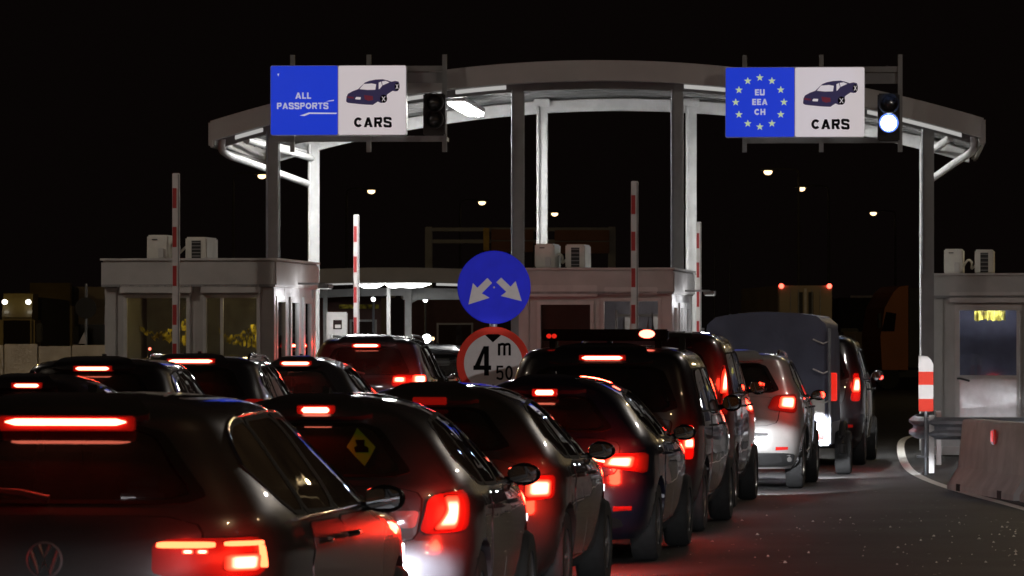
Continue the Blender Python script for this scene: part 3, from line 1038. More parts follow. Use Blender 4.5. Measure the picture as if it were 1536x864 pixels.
def ribbon(pts, w, z):
    mb = MB()
    L_, R_ = [], []
    for i, p in enumerate(pts):
        a = Vector(pts[max(i - 1, 0)]); b = Vector(pts[min(i + 1, len(pts) - 1)])
        t = (b - a); t.z = 0; t.normalize()
        n = Vector((-t.y, t.x, 0))
        ww = w[i] if isinstance(w, list) else w
        L_.append((p[0] + n.x * ww / 2, p[1] + n.y * ww / 2, z)); R_.append((p[0] - n.x * ww / 2, p[1] - n.y * ww / 2, z))
    k = len(pts)
    mb.add(L_ + R_, [(i, i + 1, k + i + 1, k + i) for i in range(k - 1)])
    return mb


def smooth_path(pts, n=3):
    pts = [Vector(p) for p in pts]
    for _ in range(n):
        q = [pts[0]]
        for i in range(len(pts) - 1):
            q.append(pts[i] * .75 + pts[i + 1] * .25); q.append(pts[i] * .25 + pts[i + 1] * .75)
        q.append(pts[-1])
        pts = q
    return pts


edge = smooth_path([ground(1400, 650), ground(1358, 655), ground(1349, 668), ground(1356, 698), ground(1378, 716), ground(1440, 738), ground(1536, 763), ground(1640, 795), (6.0, 30, 0)], 3)
structure('road_edge_line', ribbon(edge, .13, .004), M['white_paint'])
for px in (-2.6, 1.75 - .13 * 3):
    pass
lane = [(-.9 + .12 * (d - 40), d, 0) for d in (18, 30, 42, 52)]
structure('lane_line', ribbon(lane, .14, .004), M['white_paint'])

# ------------------------------------------------------------------ border-crossing canopy
CAN = thing('toll_canopy', 'large arched white metal canopy on tall grey columns over the checkpoint lanes', 'canopy', (1.34, 74, 0), -0.08)
HW, TOP, RISE, DEP = 6.08, 6.26, .93, 5.4


def arc_z(x):
    return TOP - RISE * (x / HW) ** 2


def arc_solid(x0, x1, y0, y1, za, zb, n=40):
    """bar following the arch; za/zb offsets below the top line"""
    xs = np.linspace(x0, x1, n + 1)
    mb = MB(); vs = []
    for x in xs:
        z = arc_z(x)
        vs += [(x, y0, z - zb), (x, y1, z - zb), (x, y1, z - za), (x, y0, z - za)]
    fs = [(0, 1, 2, 3), tuple(4 * n + i for i in (3, 2, 1, 0))]
    for i in range(n):
        a, b = 4 * i, 4 * i + 4
        for k in range(4):
            fs.append((a + k, a + (k + 1) % 4, b + (k + 1) % 4, b + k))
    return mb.add(vs, fs)


arc_solid(-HW, HW, -.55, -.47, 0, .32).build('fascia', M['fascia'], CAN, smooth=40)
arc_solid(-HW, HW, -.47, -.30, .285, .32).build('fascia_return', M['fascia'], CAN, smooth=40)
arc_solid(-HW, HW, -.47, DEP + .60, .02, .10).build('roof_sheet', M['soffit'], CAN, smooth=40)
for j in range(7):
    y = -.1 + j * .95
    arc_solid(-HW + .1, HW - .1, y, y + .09, .10, .26).build('purlin', M['steel_grey'], CAN, smooth=40)
arc_solid(-HW, HW, DEP + .60, DEP + .66, 0, .32).build('fascia', M['fascia'], CAN, smooth=40)
arc_solid(-HW + .1, HW - .1, DEP - .08, DEP + .08, .30, .50).build('arch_beam', M['pale_metal'], CAN, smooth=40)
arc_solid(-HW + .1, HW - .1, .02, .14, .27, .42).build('arch_beam', M['steel_grey'], CAN, smooth=40)
for s in (-1, 1):
    z = arc_z(HW)
    MB().cbox(s * HW - .05, s * HW + .05, -.55, DEP + .66, z - .42, z + .0, .03).build('end_fascia', M['fascia'], CAN)
    MB().tube([(s * 5.6, .05, z - .28), (s * 5.2, DEP, z - .36)], .06, 8).build('side_beam', M['pale_metal'], CAN, smooth=60)
    MB().tube([(s * 5.75, .3, z - .20), (s * 5.3, DEP, z - .25)], .03, 8).build('cable_tray', M['pale_metal'], CAN, smooth=60)
    pts = smooth_path([(s * 5.95, -.25, z - .28), (s * 5.97, -.25, z - .50), (s * 5.75, 1.2, z - .58), (s * 5.27, DEP - .1, z - .80), (s * 5.27, DEP - .12, z - .80)], 3)
    MB().tube(pts, .06, 10).build('gutter_pipe', M['pale_metal'], CAN, smooth=60)
COLX = (-5.18, -1.26, 1.275, 5.23)
for x in COLX:
    zt = arc_z(x) - .10
    mb = MB()                                   # front columns: rolled section, web and two flanges
    mb.box(x - .10, x + .10, -.02, .0, 0, zt).box(x - .10, x + .10, .18, .20, 0, zt).box(x - .012, x + .012, 0, .18, 0, zt)
    c = mb.build('column', M['steel_grey'], CAN)  # darker grey puts the backlit shade of the front row into the colour
    MB().box(x - .17, x + .17, -.10, .28, 0, .03).build('base_plate', M['galv'], c)
    zt -= .18
    mb = MB()
    mb.box(x - .09, x + .09, DEP - .09, DEP - .075, 0, zt).box(x - .09, x + .09, DEP + .075, DEP + .09, 0, zt).box(x - .01, x + .01, DEP - .075, DEP + .075, 0, zt)
    c = mb.build('column', M['pale_metal'], CAN)  # paler metal puts the lamplight on the back row into the colour
    MB().tube([(x - .06, DEP - .13, .4), (x - .06, DEP - .13, zt - .1)], .022, 8).build('downpipe', M['pale_metal'], c, smooth=60)
    mb = MB()                                   # saddle at the head of the column
    mb.cbox(x - .14, x + .14, DEP - .12, DEP + .12, zt - .12, zt + .02, .015)
    mb.build('column_head', M['pale_metal'], c)
    MB().tube([(x - .08, -.05, 2.9), (x - .08, -.05, arc_z(x) - .4)], .012, 6).build('conduit', M['galv'], CAN, smooth=60)
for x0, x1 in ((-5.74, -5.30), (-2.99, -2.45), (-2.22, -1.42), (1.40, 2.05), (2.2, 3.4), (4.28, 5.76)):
    arc_solid(x0, x1, -.28, -.20, .325, .385, 10).build('glow_strip', M['strip_glow'], CAN, smooth=40)  # glowing strips stand in for light caught on the fascia lip
for x, y0, y1 in ((-4.2, .6, 4.6), (-2.3, .6, 4.4), (3.3, .6, 4.6)):
    z = arc_z(x) - .45
    w = .12
    fx = MB().cbox(x - w - .03, x + w + .03, y0, y1, z, z + .09, .01).build('light_fixture', M['pale_metal'], CAN)
    MB().box(x - w, x + w, y0 + .04, y1 - .04, z - .05, z - .002).build('light_panel', M['panel_light'], fx)
    for yy in (y0 + .3, y1 - .3):
        MB().tube([(x, yy, z + .08), (x, yy, z + .30)], .01, 6).build('hanger', M['galv'], fx)
MB().cbox(.95, 1.10, DEP - .4, DEP - .25, arc_z(1) - .36, arc_z(1) - .24, .02).build('camera_dome', M['pale_metal'], CAN)


# ------------------------------------------------------------------ overhead lane signs
M['box_white'] = mat('lightbox_white', (0.6, 0.6, 0.6), 0.3, coat=.3, var=0, emit=(0.50, 0.455, 0.475), estr=0.92)
M['box_blue'] = mat('lightbox_blue', (0.03, 0.05, 0.4), 0.25, coat=.3, var=0, emit=(0.006, 0.035, 0.53), estr=0.92)
M['box_letter'] = mat('lightbox_letter', (0.6, 0.6, 0.6), 0.3, var=0, emit=(0.42, 0.43, 0.60), estr=0.8)
M['box_star'] = mat('lightbox_star', (0.5, 0.6, 0.3), 0.3, var=0, emit=(0.42, 0.52, 0.30), estr=0.85)
M['print_black'] = mat('print_black', (0.004, 0.004, 0.005), 0.8, var=0, spec=0.02)
M['print_navy'] = mat('print_navy', (0.02, 0.018, 0.06), 0.4, var=0, emit=(0.022, 0.018, 0.055), estr=0.8)
M['print_red'] = mat('print_red', (0.1, 0.01, 0.02), 0.4, var=0, emit=(0.10, 0.012, 0.025), estr=0.8)
M['print_scratch'] = mat('print_scratch', (0.7, 0.7, 0.7), 0.4, var=0, emit=(0.5, 0.5, 0.62), estr=0.8)


def flat(poly, y, thick, name, m, parent, cx=0, cz=0, sc=1.0):
    return MB().prism([((px - cx) * sc, (cz - py) * sc) for px, py in poly], 'y', y - thick, y).build(name, m, parent)


def star_poly(r, c=(0, 0)):
    return [(c[0] + (r if k % 2 == 0 else r * .40) * math.sin(math.pi * k / 5), c[1] + (r if k % 2 == 0 else r * .40) * math.cos(math.pi * k / 5)) for k in range(10)]


def rounded_rect(x0, x1, z0, z1, r):
    p = []
    for cx, cz, a0 in ((x1 - r, z1 - r, 0), (x0 + r, z1 - r, 90), (x0 + r, z0 + r, 180), (x1 - r, z0 + r, 270)):
        for k in range(5):
            a = math.radians(a0 + 22.5 * k)
            p.append((cx + r * math.cos(a), cz + r * math.sin(a)))
    return p


def lane_sign(px0, px1, py0, py1, d, label, eu):
    s = F / d
    w, h = (px1 - px0) / s, (py1 - py0) / s
    c = at((px0 + px1) / 2, (py0 + py1) / 2, d)
    root = thing('lane_sign', label, 'sign', c, -0.06, 'overhead lane signs')
    MB().prism(rounded_rect(-w / 2, w / 2, -h / 2, h / 2, .03), 'y', 0, .18).build('cabinet', M['pale_metal'], root)
    MB().prism(rounded_rect(-w / 2 + .008, -.010, -h / 2 + .008, h / 2 - .008, .025), 'y', -.006, -.001).build('blue_panel', M['box_blue'], root)
    MB().prism(rounded_rect(.002, w / 2 - .008, -h / 2 + .008, h / 2 - .008, .025), 'y', -.006, -.001).build('white_panel', M['box_white'], root)
    # car pictogram, traced on a 922 x 864 sheet
    sc = (w / 2) / 860.0
    X = lambda p: p
    ox, oz = 480, 432
    pg = lambda poly, m, lay, nm: MB().prism([((x - ox) * sc + w / 4, (oz - y) * sc) for x, y in poly], 'y', -.0075 - lay * .001, -.006 - lay * .001).build(nm, M[m], root)
    pg([(148, 440), (155, 385), (172, 350), (230, 318), (300, 292), (385, 210), (440, 188), (520, 172), (610, 168), (670, 182), (720, 200), (770, 190), (812, 200), (824, 240), (820, 290), (800, 318), (770, 322),
        (735, 315), (690, 345), (665, 362), (660, 420), (630, 460), (590, 468), (548, 450), (485, 492), (400, 488), (290, 478), (180, 466), (155, 455)], 'print_navy', 0, 'car_silhouette')
    pg([(318, 292), (372, 228), (470, 222), (528, 232), (518, 300), (420, 302)], 'box_white', 1, 'pictogram_window')
    pg([(560, 294), (560, 212), (590, 198), (604, 250), (572, 290)], 'box_white', 1, 'pictogram_window')
    pg([(610, 246), (600, 196), (650, 188), (695, 208)], 'box_white', 1, 'pictogram_window')
    pg([(262, 408), (280, 390), (335, 394), (330, 424), (268, 420)], 'box_white', 1, 'pictogram_plate')
    pg([(375, 365), (485, 380), (490, 430), (430, 440), (385, 420)], 'print_red', 1, 'pictogram_lamp')
    pg([(166, 380), (245, 392), (245, 412), (166, 402)], 'print_red', 1, 'pictogram_lamp')
    for (cx, cy, rx, ry) in ((622, 415, 46, 52), (792, 262, 32, 50)):
        pg([(cx + rx * math.cos(t * math.pi / 8), cy + ry * math.sin(t * math.pi / 8)) for t in range(16)], 'print_black', 1, 'pictogram_wheel')
        for a in (.9, 2.2):
            dx, dy = math.cos(a) * rx * .72, math.sin(a) * ry * .72
            pg([(cx - dx - 4, cy - dy), (cx - dx + 4, cy - dy), (cx + dx + 4, cy + dy), (cx + dx - 4, cy + dy)], 'box_white', 2, 'pictogram_spoke')
    lettering('CARS', .155, M['print_black'], root, (w * .253, -.0065, -h * .315), .27, 1.0)
    if eu:
        for t, z in (('EU', .155), ('EEA', .005), ('CH', -.15)):
            lettering(t, .095, M['box_letter'], root, (-w * .252, -.0065, z), .25, 1.0)
        me = None
        for k in range(12):
            a = 2 * math.pi * k / 12
            pos = (-w * .252 + .375 * math.sin(a), 0, .375 * 1.02 * math.cos(a))
            if me is None:
                st = MB().prism(star_poly(.062), 'y', -.010, -.0065).build('star', M['box_star'], root, loc=pos)
                me = st
            else:
                c_ = me.copy(); COL.objects.link(c_); c_.parent = root; c_.location = pos
    else:
        lettering('ALL', .098, M['box_letter'], root, (-w * .258, -.0065, .075), .23, 1.05)
        lettering('PASSPORTS', .098, M['box_letter'], root, (-w * .262, -.0065, -.085), .23, .98)
        sc2 = (w / 2) / 760.0
        k = lambda poly: MB().prism([((x - 800) * sc2, (422 - y) * sc2) for x, y in poly], 'y', -.0095, -.0065).build('scratch', M['print_scratch'], root)
        k([(368, 590), (420, 596), (480, 572), (778, 574), (785, 560), (470, 556), (410, 578)])
        k([(660, 436), (750, 428), (752, 416), (700, 424)])
        k([(118, 125), (140, 122), (130, 155)])
    return root


lane_sign(405, 610, 98, 203, 73.0, 'blue and white lit sign reading ALL PASSPORTS and CARS with scratched lettering', False)
lane_sign(1088, 1297, 100.5, 206, 72.6, 'blue and white lit sign with ring of stars reading EU EEA CH and CARS', True)


def sign_frame(xs, x0, x1, yt, yb, d, label, posts=(82, 228)):
    root = thing('support_gantry', label, 'gantry', at((x0 + x1) / 2, yb, d), -0.06, 'steel frames behind the lane signs')
    s = F / d
    c = (x0 + x1) / 2
    zf = lambda py: (yb - py) / s
    for px in xs:
        x = (px - c) / s
        MB().box(x - .035, x + .035, .0, .06, zf(posts[1]), zf(posts[0])).build('upright', M['steel_grey'], root)
    for py in (yt, yb):
        MB().box((x0 - c) / s, (x1 - c) / s, .062, .12, zf(py) - .045, zf(py) + .045).build('rail', M['steel_grey'], root)
    for px in (xs[0], xs[-1]):
        x = (px - c) / s
        MB().box(x - .03, x + .03, .122, .55, zf(yb) - .03, zf(yb) + .03).build('stay', M['steel_grey'], root)
    MB().box((x0 - c) / s, (x1 - c) / s, .13, .14, zf(yt) - .22, zf(yt) - .05).build('back_plate', M['soffit'], root)
    return root


sign_frame((438, 553, 667), 408, 668, 103, 208, 73.25, 'grey steel frame carrying the ALL PASSPORTS sign')
sign_frame((1117, 1232, 1350), 1115, 1352, 104, 210, 72.85, 'grey steel frame carrying the EU EEA CH sign')


def signal(px, py0, py1, d, label, lit):
    c = at(px, (py0 + py1) / 2, d)
    s = F / d
    h = (py1 - py0) / s
    root = thing('traffic_signal', label, 'traffic light', c, -0.06, 'lane traffic lights')
    MB().cbox(-.17, .17, 0, .16, -h / 2, h / 2, .02).build('housing', M['dark'], root)
    for z, on in ((h * .28, False), (-h * .12, lit)):
        hood = MB().lathe([(.15, -.16), (.155, -.16), (.155, 0), (.15, 0)], (0, 0, z), 'y', 24, caps=False).build('hood', M['dark'], root, smooth=40)
        if on:
            MB().lathe([(.118, -.012), (.149, -.006), (.149, 0)], (0, 0, z), 'y', 24, caps=False).build('halo_ring', M['signal_halo'], hood, smooth=60)  # glowing ring drawn as the blue halo round the lit lens
        MB().lathe([(.0001, -.03), (.08, -.022), (.12, -.003), (.12, 0)], (0, 0, z), 'y', 24).build('lens', M['signal_on'] if on else M['lens_off'], hood, smooth=60)
    MB().box(-.03, .03, .16, .5, -.03, .03).build('bracket', M['galv'], root)
    if lit:
        lamp('signal_light', 'POINT', 30, (.35, .5, 1.0), root, (0, -.22, -h * .12), .06)
    return root


M['signal_on'] = emis('signal_lens_lit', (.82, .90, 1.0), 22.0)
M['signal_halo'] = emis('signal_halo_glow', (.10, .20, 1.0), 2.2)
M['lens_off'] = mat('signal_lens_dark', (0.02, 0.02, 0.02), 0.2, coat=.5, var=0)
signal(651, 140, 203, 72.6, 'dark unlit traffic light right of the ALL PASSPORTS sign', False)
signal(1333, 140, 212, 72.2, 'traffic light with bright bluish white lens beside the EU sign', True)


# ------------------------------------------------------------------ passport booths
M['mottled_yellow'] = mat('mottled_yellow', (0.66, 0.46, 0.06), 0.8, var=.85, scale=9)
M['maroon_blind'] = mat('maroon_blind', (0.16, 0.065, 0.06), 0.7, var=.1)
M['inner_wall'] = mat('inner_wall', (0.13, 0.13, 0.155), 0.8, var=.2)
M['paper'] = mat('paper', (0.65, 0.63, 0.62), 0.7, var=.15)


def window_unit(root, x0, x1, z0, z1, y, pane_m, fr=.05, mull=()):
    """framed window set in a wall facing -y"""
    mb = MB()
    mb.box(x0, x1, y - .04, y + .02, z1 - fr, z1).box(x0, x1, y - .04, y + .02, z0, z0 + fr)
    mb.box(x0, x0 + fr, y - .038, y + .018, z0 + fr, z1 - fr).box(x1 - fr, x1, y - .038, y + .018, z0 + fr, z1 - fr)
    for m_ in mull:
        mb.box(m_ - .02, m_ + .02, y - .036, y + .016, z0 + fr, z1 - fr)
    w = mb.build('window', M['booth_frame'], root)
    MB().box(x0 + fr, x1 - fr, y - .012, y - .006, z0 + fr, z1 - fr).build('pane', pane_m, w)
    return w


def booth(px, d, wid, dep, H, label, fronts, boxes, side=True, mood='yellow'):
    root = thing('passport_booth', label, 'booth', ((px - 768) * d / F, d, 0), -HEAD, 'passport control booths')
    t = .09
    band = .36
    MB().box(0, wid, 0, dep, .02, .16).build('plinth', M['pale_metal'], root)
    MB().box(t, wid - t, t, dep - t, .165, .19).build('floor', M['dark'], root)
    rf = MB().cbox(-.04, wid + .04, -.06, dep + .06, H - band, H, .025).build('roof_band', M['booth_panel'], root)
    MB().box(-.05, wid + .05, -.07, dep + .07, H + .001, H + .03).build('roof_lip', M['booth_frame'], rf)
    MB().box(-.03, wid + .03, -.075, -.06, H - band + .0, H - band + .035).build('drip_trim', M['soffit'], rf)
    for x in (0, wid - .16):
        for y in (0, dep - .16):
            MB().cbox(x, x + .16, y, y + .16, .16, H - band, .01).build('corner_post', M['booth_panel'], root)
    # front wall: pieces between the openings
    zb = H - band
    ops = sorted(fronts, key=lambda o: o[0])
    x = .16
    for o in ops + [None]:
        xe = o[0] if o else wid - .16
        if xe - x > .012:
            MB().box(x, xe, .03, .03 + t, .16, zb).build('wall_panel', M['booth_panel'], root)
        if o:
            x0, x1, z0, z1, pm, kind, mull = o
            if z0 > .2:
                MB().box(x0, x1, .035, .03 + t, .16, z0).build('wall_panel', M['booth_panel'], root)
            if zb - z1 > .02:
                MB().box(x0, x1, .032, .03 + t, z1, zb).build('wall_panel', M['booth_panel'], root)
            if kind == 'window':
                window_unit(root, x0, x1, z0, z1, .03, pm, mull=mull)
            else:
                dr = MB()
                zg = z0 + (z1 - z0) * .455
                dr.box(x0, x0 + .08, -.02, .05, z0, z1).box(x1 - .08, x1, -.02, .05, z0, z1).box(x0 + .08, x1 - .08, -.019, .049, z1 - .09, z1).box(x0 + .08, x1 - .08, -.019, .049, zg - .03, zg + .03)
                dr = dr.build('door', M['booth_frame'], root)
                MB().box(x0 + .08, x1 - .08, .005, .03, z0, zg - .03).build('door_panel', M['brushed'], dr)
                MB().box(x0 + .08, x1 - .08, .010, .016, zg + .03, z1 - .09).build('pane', pm, dr)
                MB().tube([(x0 + .05, -.02, zg - .02), (x0 + .05, -.07, zg - .02), (x0 + .09, -.075, zg - .02), (x0 + .24, -.07, zg - .06)], .016, 8).build('handle', M['dark'], dr, smooth=60)
                MB().tube([(x1 - .02, -.03, z0 + .1), (x1 - .02, -.03, z1 - .1)], .016, 8).build('hinge_rod', M['brushed'], dr, smooth=60)
            x = x1
    for x0, x1, z0, z1 in boxes:
        MB().cbox(x0, x1, -.075, .03, z0, z1, .012).build('shutter_box', M['booth_frame'], root)
    # side walls and back
    MB().box(.03, .03 + t, .16, dep - .16, .16, zb).build('wall_panel', M['booth_panel'], root)
    MB().box(.16, wid - .16, dep - .03 - t, dep - .03, .16, zb).build('wall_panel', M['booth_panel'], root)
    sd = wid - .03
    y = .16
    for y0, y1 in ((.22, .98), (1.30, 2.05), (2.35, 3.05)):
        if y1 > dep - .16:
            continue
        MB().box(sd - t, sd, y, y0, .16, zb).build('wall_panel', M['pale_metal'], root)
        MB().box(sd - t, sd - .005, y0, y1, .16, 1.05).build('wall_panel', M['pale_metal'], root)
        MB().box(sd - t, sd - .003, y0, y1, zb - .12, zb).build('wall_panel', M['pale_metal'], root)
        mb = MB()
        mb.box(sd - .02, sd + .03, y0, y0 + .10, 1.05, zb - .12).box(sd - .02, sd + .03, y1 - .10, y1, 1.05, zb - .12)
        mb.box(sd - .018, sd + .028, y0 + .10, y1 - .10, 1.05, 1.13).box(sd - .018, sd + .028, y0 + .10, y1 - .10, zb - .2, zb - .12)
        w = mb.build('window', M['pale_metal'], root)
        MB().box(sd - .004, sd + .002, y0 + .10, y1 - .10, 1.13, zb - .2).build('pane', M['glass_booth'], w)
        y = y1
    MB().box(sd - t, sd, y, dep - .16, .16, zb).build('wall_panel', M['pale_metal'], root)
    if side:
        dl_ = MB().box(wid + .0, wid + .42, 1.63, 1.67, zb + .05, zb + .08).cbox(wid + .34, wid + .50, 1.45, 1.85, zb + .0, zb + .06, .01).build('added_side_lamp', M['steel_grey'], root)  # lamp added to brighten the side wall of the booth
        MB().box(wid + .36, wid + .48, 1.48, 1.82, zb - .012, zb - .002).build('lamp_glow', M['strip_glow'], dl_)
        lamp('added_side_light', 'POINT', 15, (.97, .97, 1.0), dl_, (wid + .42, 1.65, zb - .10), .08)
    # inside
    MB().box(.2, wid - .2, dep * .55, dep * .55 + .03, .2, zb - .05).build('partition', M['inner_wall'], root)
    MB().cbox(.25, wid - .25, .35, .9, .85, .92, .01).build('counter', M['trim'], root)
    MB().cbox(.5, .9, .6, .64, .98, 1.28, .01).build('monitor', M['black_gloss'], root)
    return root


def crumple(root, x0, x1, z0, z1, y, m, name='reflection_sheet', n=14, seed=1):
    """folded sheet with a ragged lower edge, shaped as a reflection on glass"""
    rnd = random.Random(seed)
    vs, fs = [], []
    for i in range(n + 1):
        x = x0 + (x1 - x0) * i / n
        dz = rnd.uniform(-.12, .12) * (z1 - z0)
        dy = .05 * math.sin(i * 1.9) + rnd.uniform(-.015, .015)
        for k in range(4):
            z = z1 - (z1 - z0 + dz) * k / 3 + rnd.uniform(-.02, .02) * (k > 0)
            vs.append((x, y + dy * (.4 + k * .3), z))
    for i in range(n):
        for k in range(3):
            fs.append((4 * i + k, 4 * i + 4 + k, 4 * i + 5 + k, 4 * i + 1 + k))
    return MB().add(vs, fs).build(name, m, root, smooth=60)


def smear_strip(root, x0, x1, z, y, m, seed=1, n=34):
    """ragged strip shaped as a yellow reflection, thin at one end and wide at the other"""
    rnd = random.Random(seed)
    vs, fs = [], []
    for i in range(n + 1):
        t = i / n
        zc = z - .12 * math.sin(math.pi * t * .9) - .05 * math.sin(7 * t) + rnd.uniform(-.02, .02)
        hh = .025 + .05 * t + .20 * t ** 4 + rnd.uniform(0, .05) * t
        for k in range(5):
            vs.append((x0 + (x1 - x0) * t + rnd.uniform(-.008, .008), y + .05 * math.sin(k * 1.7 + i * .9) * t, zc + hh - 2 * hh * k / 4 - (rnd.uniform(0, .12) * t if k == 4 else 0)))
    for i in range(n):
        for k in range(4):
            fs.append((5 * i + k, 5 * i + 5 + k, 5 * i + 6 + k, 5 * i + 1 + k))
    fs = [f for f in fs if rnd.random() > .34]
    return MB().add(vs, fs).build('yellow_reflection', m, root, smooth=80)


B1 = booth(157, 63.5, 2.34, 3.3, 2.92, 'wide passport booth with yellow reflections in two front windows, left of the canopy', [
    (.26, 1.18, 1.0, 2.46, M['glass_booth'], 'window', ()), (1.36, 2.15, 1.0, 2.46, M['glass_booth'], 'window', (1.62,))],
    [(.22, 1.22, 2.47, 2.60), (1.34, 2.16, 2.47, 2.60)])
smear_strip(B1, .32, 1.17, 2.02, .75, M['mottled_yellow'], 3)  # built inside to stand in for yellow reflections on the panes
smear_strip(B1, 1.42, 2.12, 1.98, .75, M['mottled_yellow'], 5)

lamp('booth_inner_light', 'POINT', 5, (1, .72, .26), B1, (1.02, .50, 2.30), .05)  # warm lights added inside to bring out the yellow strips
lamp('booth_inner_light', 'POINT', 6, (1, .72, .26), B1, (1.98, .50, 2.28), .05)
tl = MB().lathe([(.0001, -.012), (.02, 0), (.0001, .012)], (.52, .5, 1.72), 'y', 12).build('status_lamp', M['core_far'], B1)

B2 = booth(778, 70.0, 2.31, 3.3, 2.90, 'passport booth with drawn maroon blind standing behind the round signs', [
    (.28, 1.13, .95, 2.43, M['glass_booth'], 'window', ()), (1.24, 2.15, .95, 2.48, M['glass_booth'], 'window', (1.70,))],
    [(.12, 1.19, 2.50, 2.67), (1.30, 2.10, 2.53, 2.64)])
MB().box(.33, 1.08, .10, .115, 1.0, 2.40).build('blind', M['maroon_blind'], B2)
for (x, z, w, h) in ((1.42, 1.9, .20, .3), (1.86, 1.95, .18, .26), (1.5, 1.55, .12, .2)):
    MB().box(x, x + w, 1.70, 1.705, z, z + h).build('notice', M['paper'], B2)
MB().box(1.40, 1.43, .5, .53, .9, 2.3).build('lamp_stand', M['booth_frame'], B2)
MB().box(1.43, 2.05, .5, .53, 2.2, 2.24).build('lamp_arm', M['booth_frame'], B2)
lamp('booth_inner_light', 'POINT', 14, (1, .88, .82), B2, (1.75, .8, 2.4), .06)

B3 = booth(1400, 74.5, 2.9, 3.3, 2.89, 'grey passport booth with half glazed metal door at the right edge', [
    (.34, 1.40, .30, 2.42, M['glass_booth'], 'door', ()), (1.62, 2.6, 1.0, 2.42, M['glass_booth'], 'window', ())],
    [(.26, 1.46, 2.45, 2.62), (1.58, 2.66, 2.45, 2.62)])
crumple(B3, .62, 1.12, 2.18, 2.33, 1.0, M['mottled_yellow'], 'golden_reflection', seed=9)  # stands in for a golden reflection at the top of the door glass
lamp('booth_inner_light', 'POINT', 38, (.72, .74, 1.0), B3, (.9, .7, 2.45), .06)


def ac_unit(px, py0, py1, d, label, vent, wid=.30):
    s = F / d
    root = thing('air_conditioner', label, 'air conditioner', ((px - 768) / s, d + .5, EYE + (HOR - py1) / s - .002), -HEAD, 'air conditioners on the booth roofs')
    h = (py1 - py0) / s
    MB().cbox(-wid / 2, wid / 2, -.4, .4, .03, h, .02).build('case', M['ac_case'], root)
    for y in (-.3, .3):
        MB().box(-wid / 2 + .02, wid / 2 - .02, y - .03, y + .03, 0, .03).build('foot', M['dark'], root)
    if vent:
        v = MB().box(-wid * .20, wid * .22, -.412, -.401, .05, h - .05).build('vent', M['dark'], root)
        for k in range(5):
            z = .08 + k * (h - .16) / 4
            MB().box(-wid * .20, wid * .22, -.418, -.4125, z, z + .012).build('slat', M['soffit'], v)
    else:
        MB().box(-wid * .25, -.0, -.41, -.401, h - .07, h - .055).build('label_plate', M['dark'], root)
        MB().cbox(wid * .05, wid * .33, -.44, -.401, .05, h * .5, .01).build('valve_cover', M['booth_frame'], root)
    MB().lathe([(.15, 0), (.155, -.012), (.12, -.014), (.0001, -.014)][::-1], (-wid / 2 - .002, .12, h / 2), 'x', 20).build('fan_grille', M['dark'], root)
    return root


ac_unit(241, 352, 392, 63.6, 'left air conditioner on the booth with yellow reflections, plain grey end', False)
ac_unit(299, 355, 393, 63.6, 'right air conditioner on the booth with yellow reflections, dark vent facing out', True)
ac_unit(822, 365, 405, 70.1, 'air conditioner with plain end above the maroon blind booth', False)
ac_unit(868, 366, 405, 70.1, 'air conditioner with dark vent above the maroon blind booth', True)
ac_unit(1436, 373, 413, 74.6, 'air conditioner with plain end above the metal door booth', False)
ac_unit(1482, 374, 413, 74.6, 'air conditioner with dark vent above the metal door booth', True)
for (px, py, d, lab) in ((270, 380, 63.9, 'loose hose between the two air conditioners of the booth with yellow reflections'), (845, 384, 70.4, 'loose white hose between the air conditioners over the maroon blind'), (1459, 398, 74.9, 'loose hose between the two air conditioners at the right edge')):
    s = F / d
    zr = {63.9: 2.95, 70.4: 2.93, 74.9: 2.92}[d] - 0.0
    c = at(px, py, d)
    pts = smooth_path([(-.16, 0, zr + .1), (-.08, -.05, zr + .24), (.0, 0, zr + .18), (-.03, .05, zr + .06), (.06, 0, zr + .15), (.14, .0, zr + .2)], 2)
    o = MB().tube([(p.x, p.y, p.z) for p in pts], .018, 8).build('hose', M['ac_case'], smooth=60, loc=(c.x, d, 0))
    tag(o, lab, 'hose', 'hoses on the booth roofs')


# ------------------------------------------------------------------ raised barriers
def barrier(px, top, d, wpx, label):
    s = F / d
    w = wpx / s
    root = thing('barrier', label, 'barrier', ((px - 768) / s, d, 0), -.04, 'raised lane barriers')
    zt = EYE + (HOR - top) / s
    MB().cbox(-.19, .17, .06, .40, 0, 1.08, .03).build('cabinet', M['boom_white'], root)
    MB().cbox(-.21, .19, .04, .42, 1.08, 1.12, .01).build('cabinet_lid', M['dark'], root)
    MB().lathe([(.0001, .0), (.09, .0), (.09, .05), (.0001, .05)], (0, 0, .96), 'y', 20).build('pivot', M['galv'], root, smooth=40)
    MB().box(-.06, .06, -.03, .05, .80, 1.15).build('clamp', M['galv'], root)
    boom = MB().cbox(-w / 2, w / 2, -.10, -.032, .85, zt, .008).build('boom', M['boom_white'], root)
    z = zt - .20
    while z > 1.3:
        MB().box(-w / 2 + .006, w * .10, -.1035, -.1005, z - .27, z).build('red_stripe', M['boom_red'], boom)
        z -= .52
    MB().box(w * .28, w / 2 - .005, -.106, -.1005, .9, zt - .02).build('edge_strip', M['soffit'], boom)
    return root


barrier(265, 260, 62.5, 11, 'tall raised red and white barrier arm before the booth with yellow reflections')
barrier(535, 322, 80.0, 8.5, 'raised red and white barrier arm in front of the far canopy')
barrier(952, 272, 66.5, 11, 'raised red and white barrier arm beside the maroon blind booth')
barrier(1048, 333, 83.0, 8, 'raised barrier arm just right of the dark canopy column')

# ------------------------------------------------------------------ round traffic signs on one post
ds = 57.0
sg = F / ds
PX = at(741, 431, ds)
post = MB().tube([(PX.x, ds + .06, 0), (PX.x, ds + .06, 2.92)], .038, 12).build('sign_post', M['galv'], smooth=60)
tag(post, 'galvanised post standing behind the two round traffic signs', 'post')


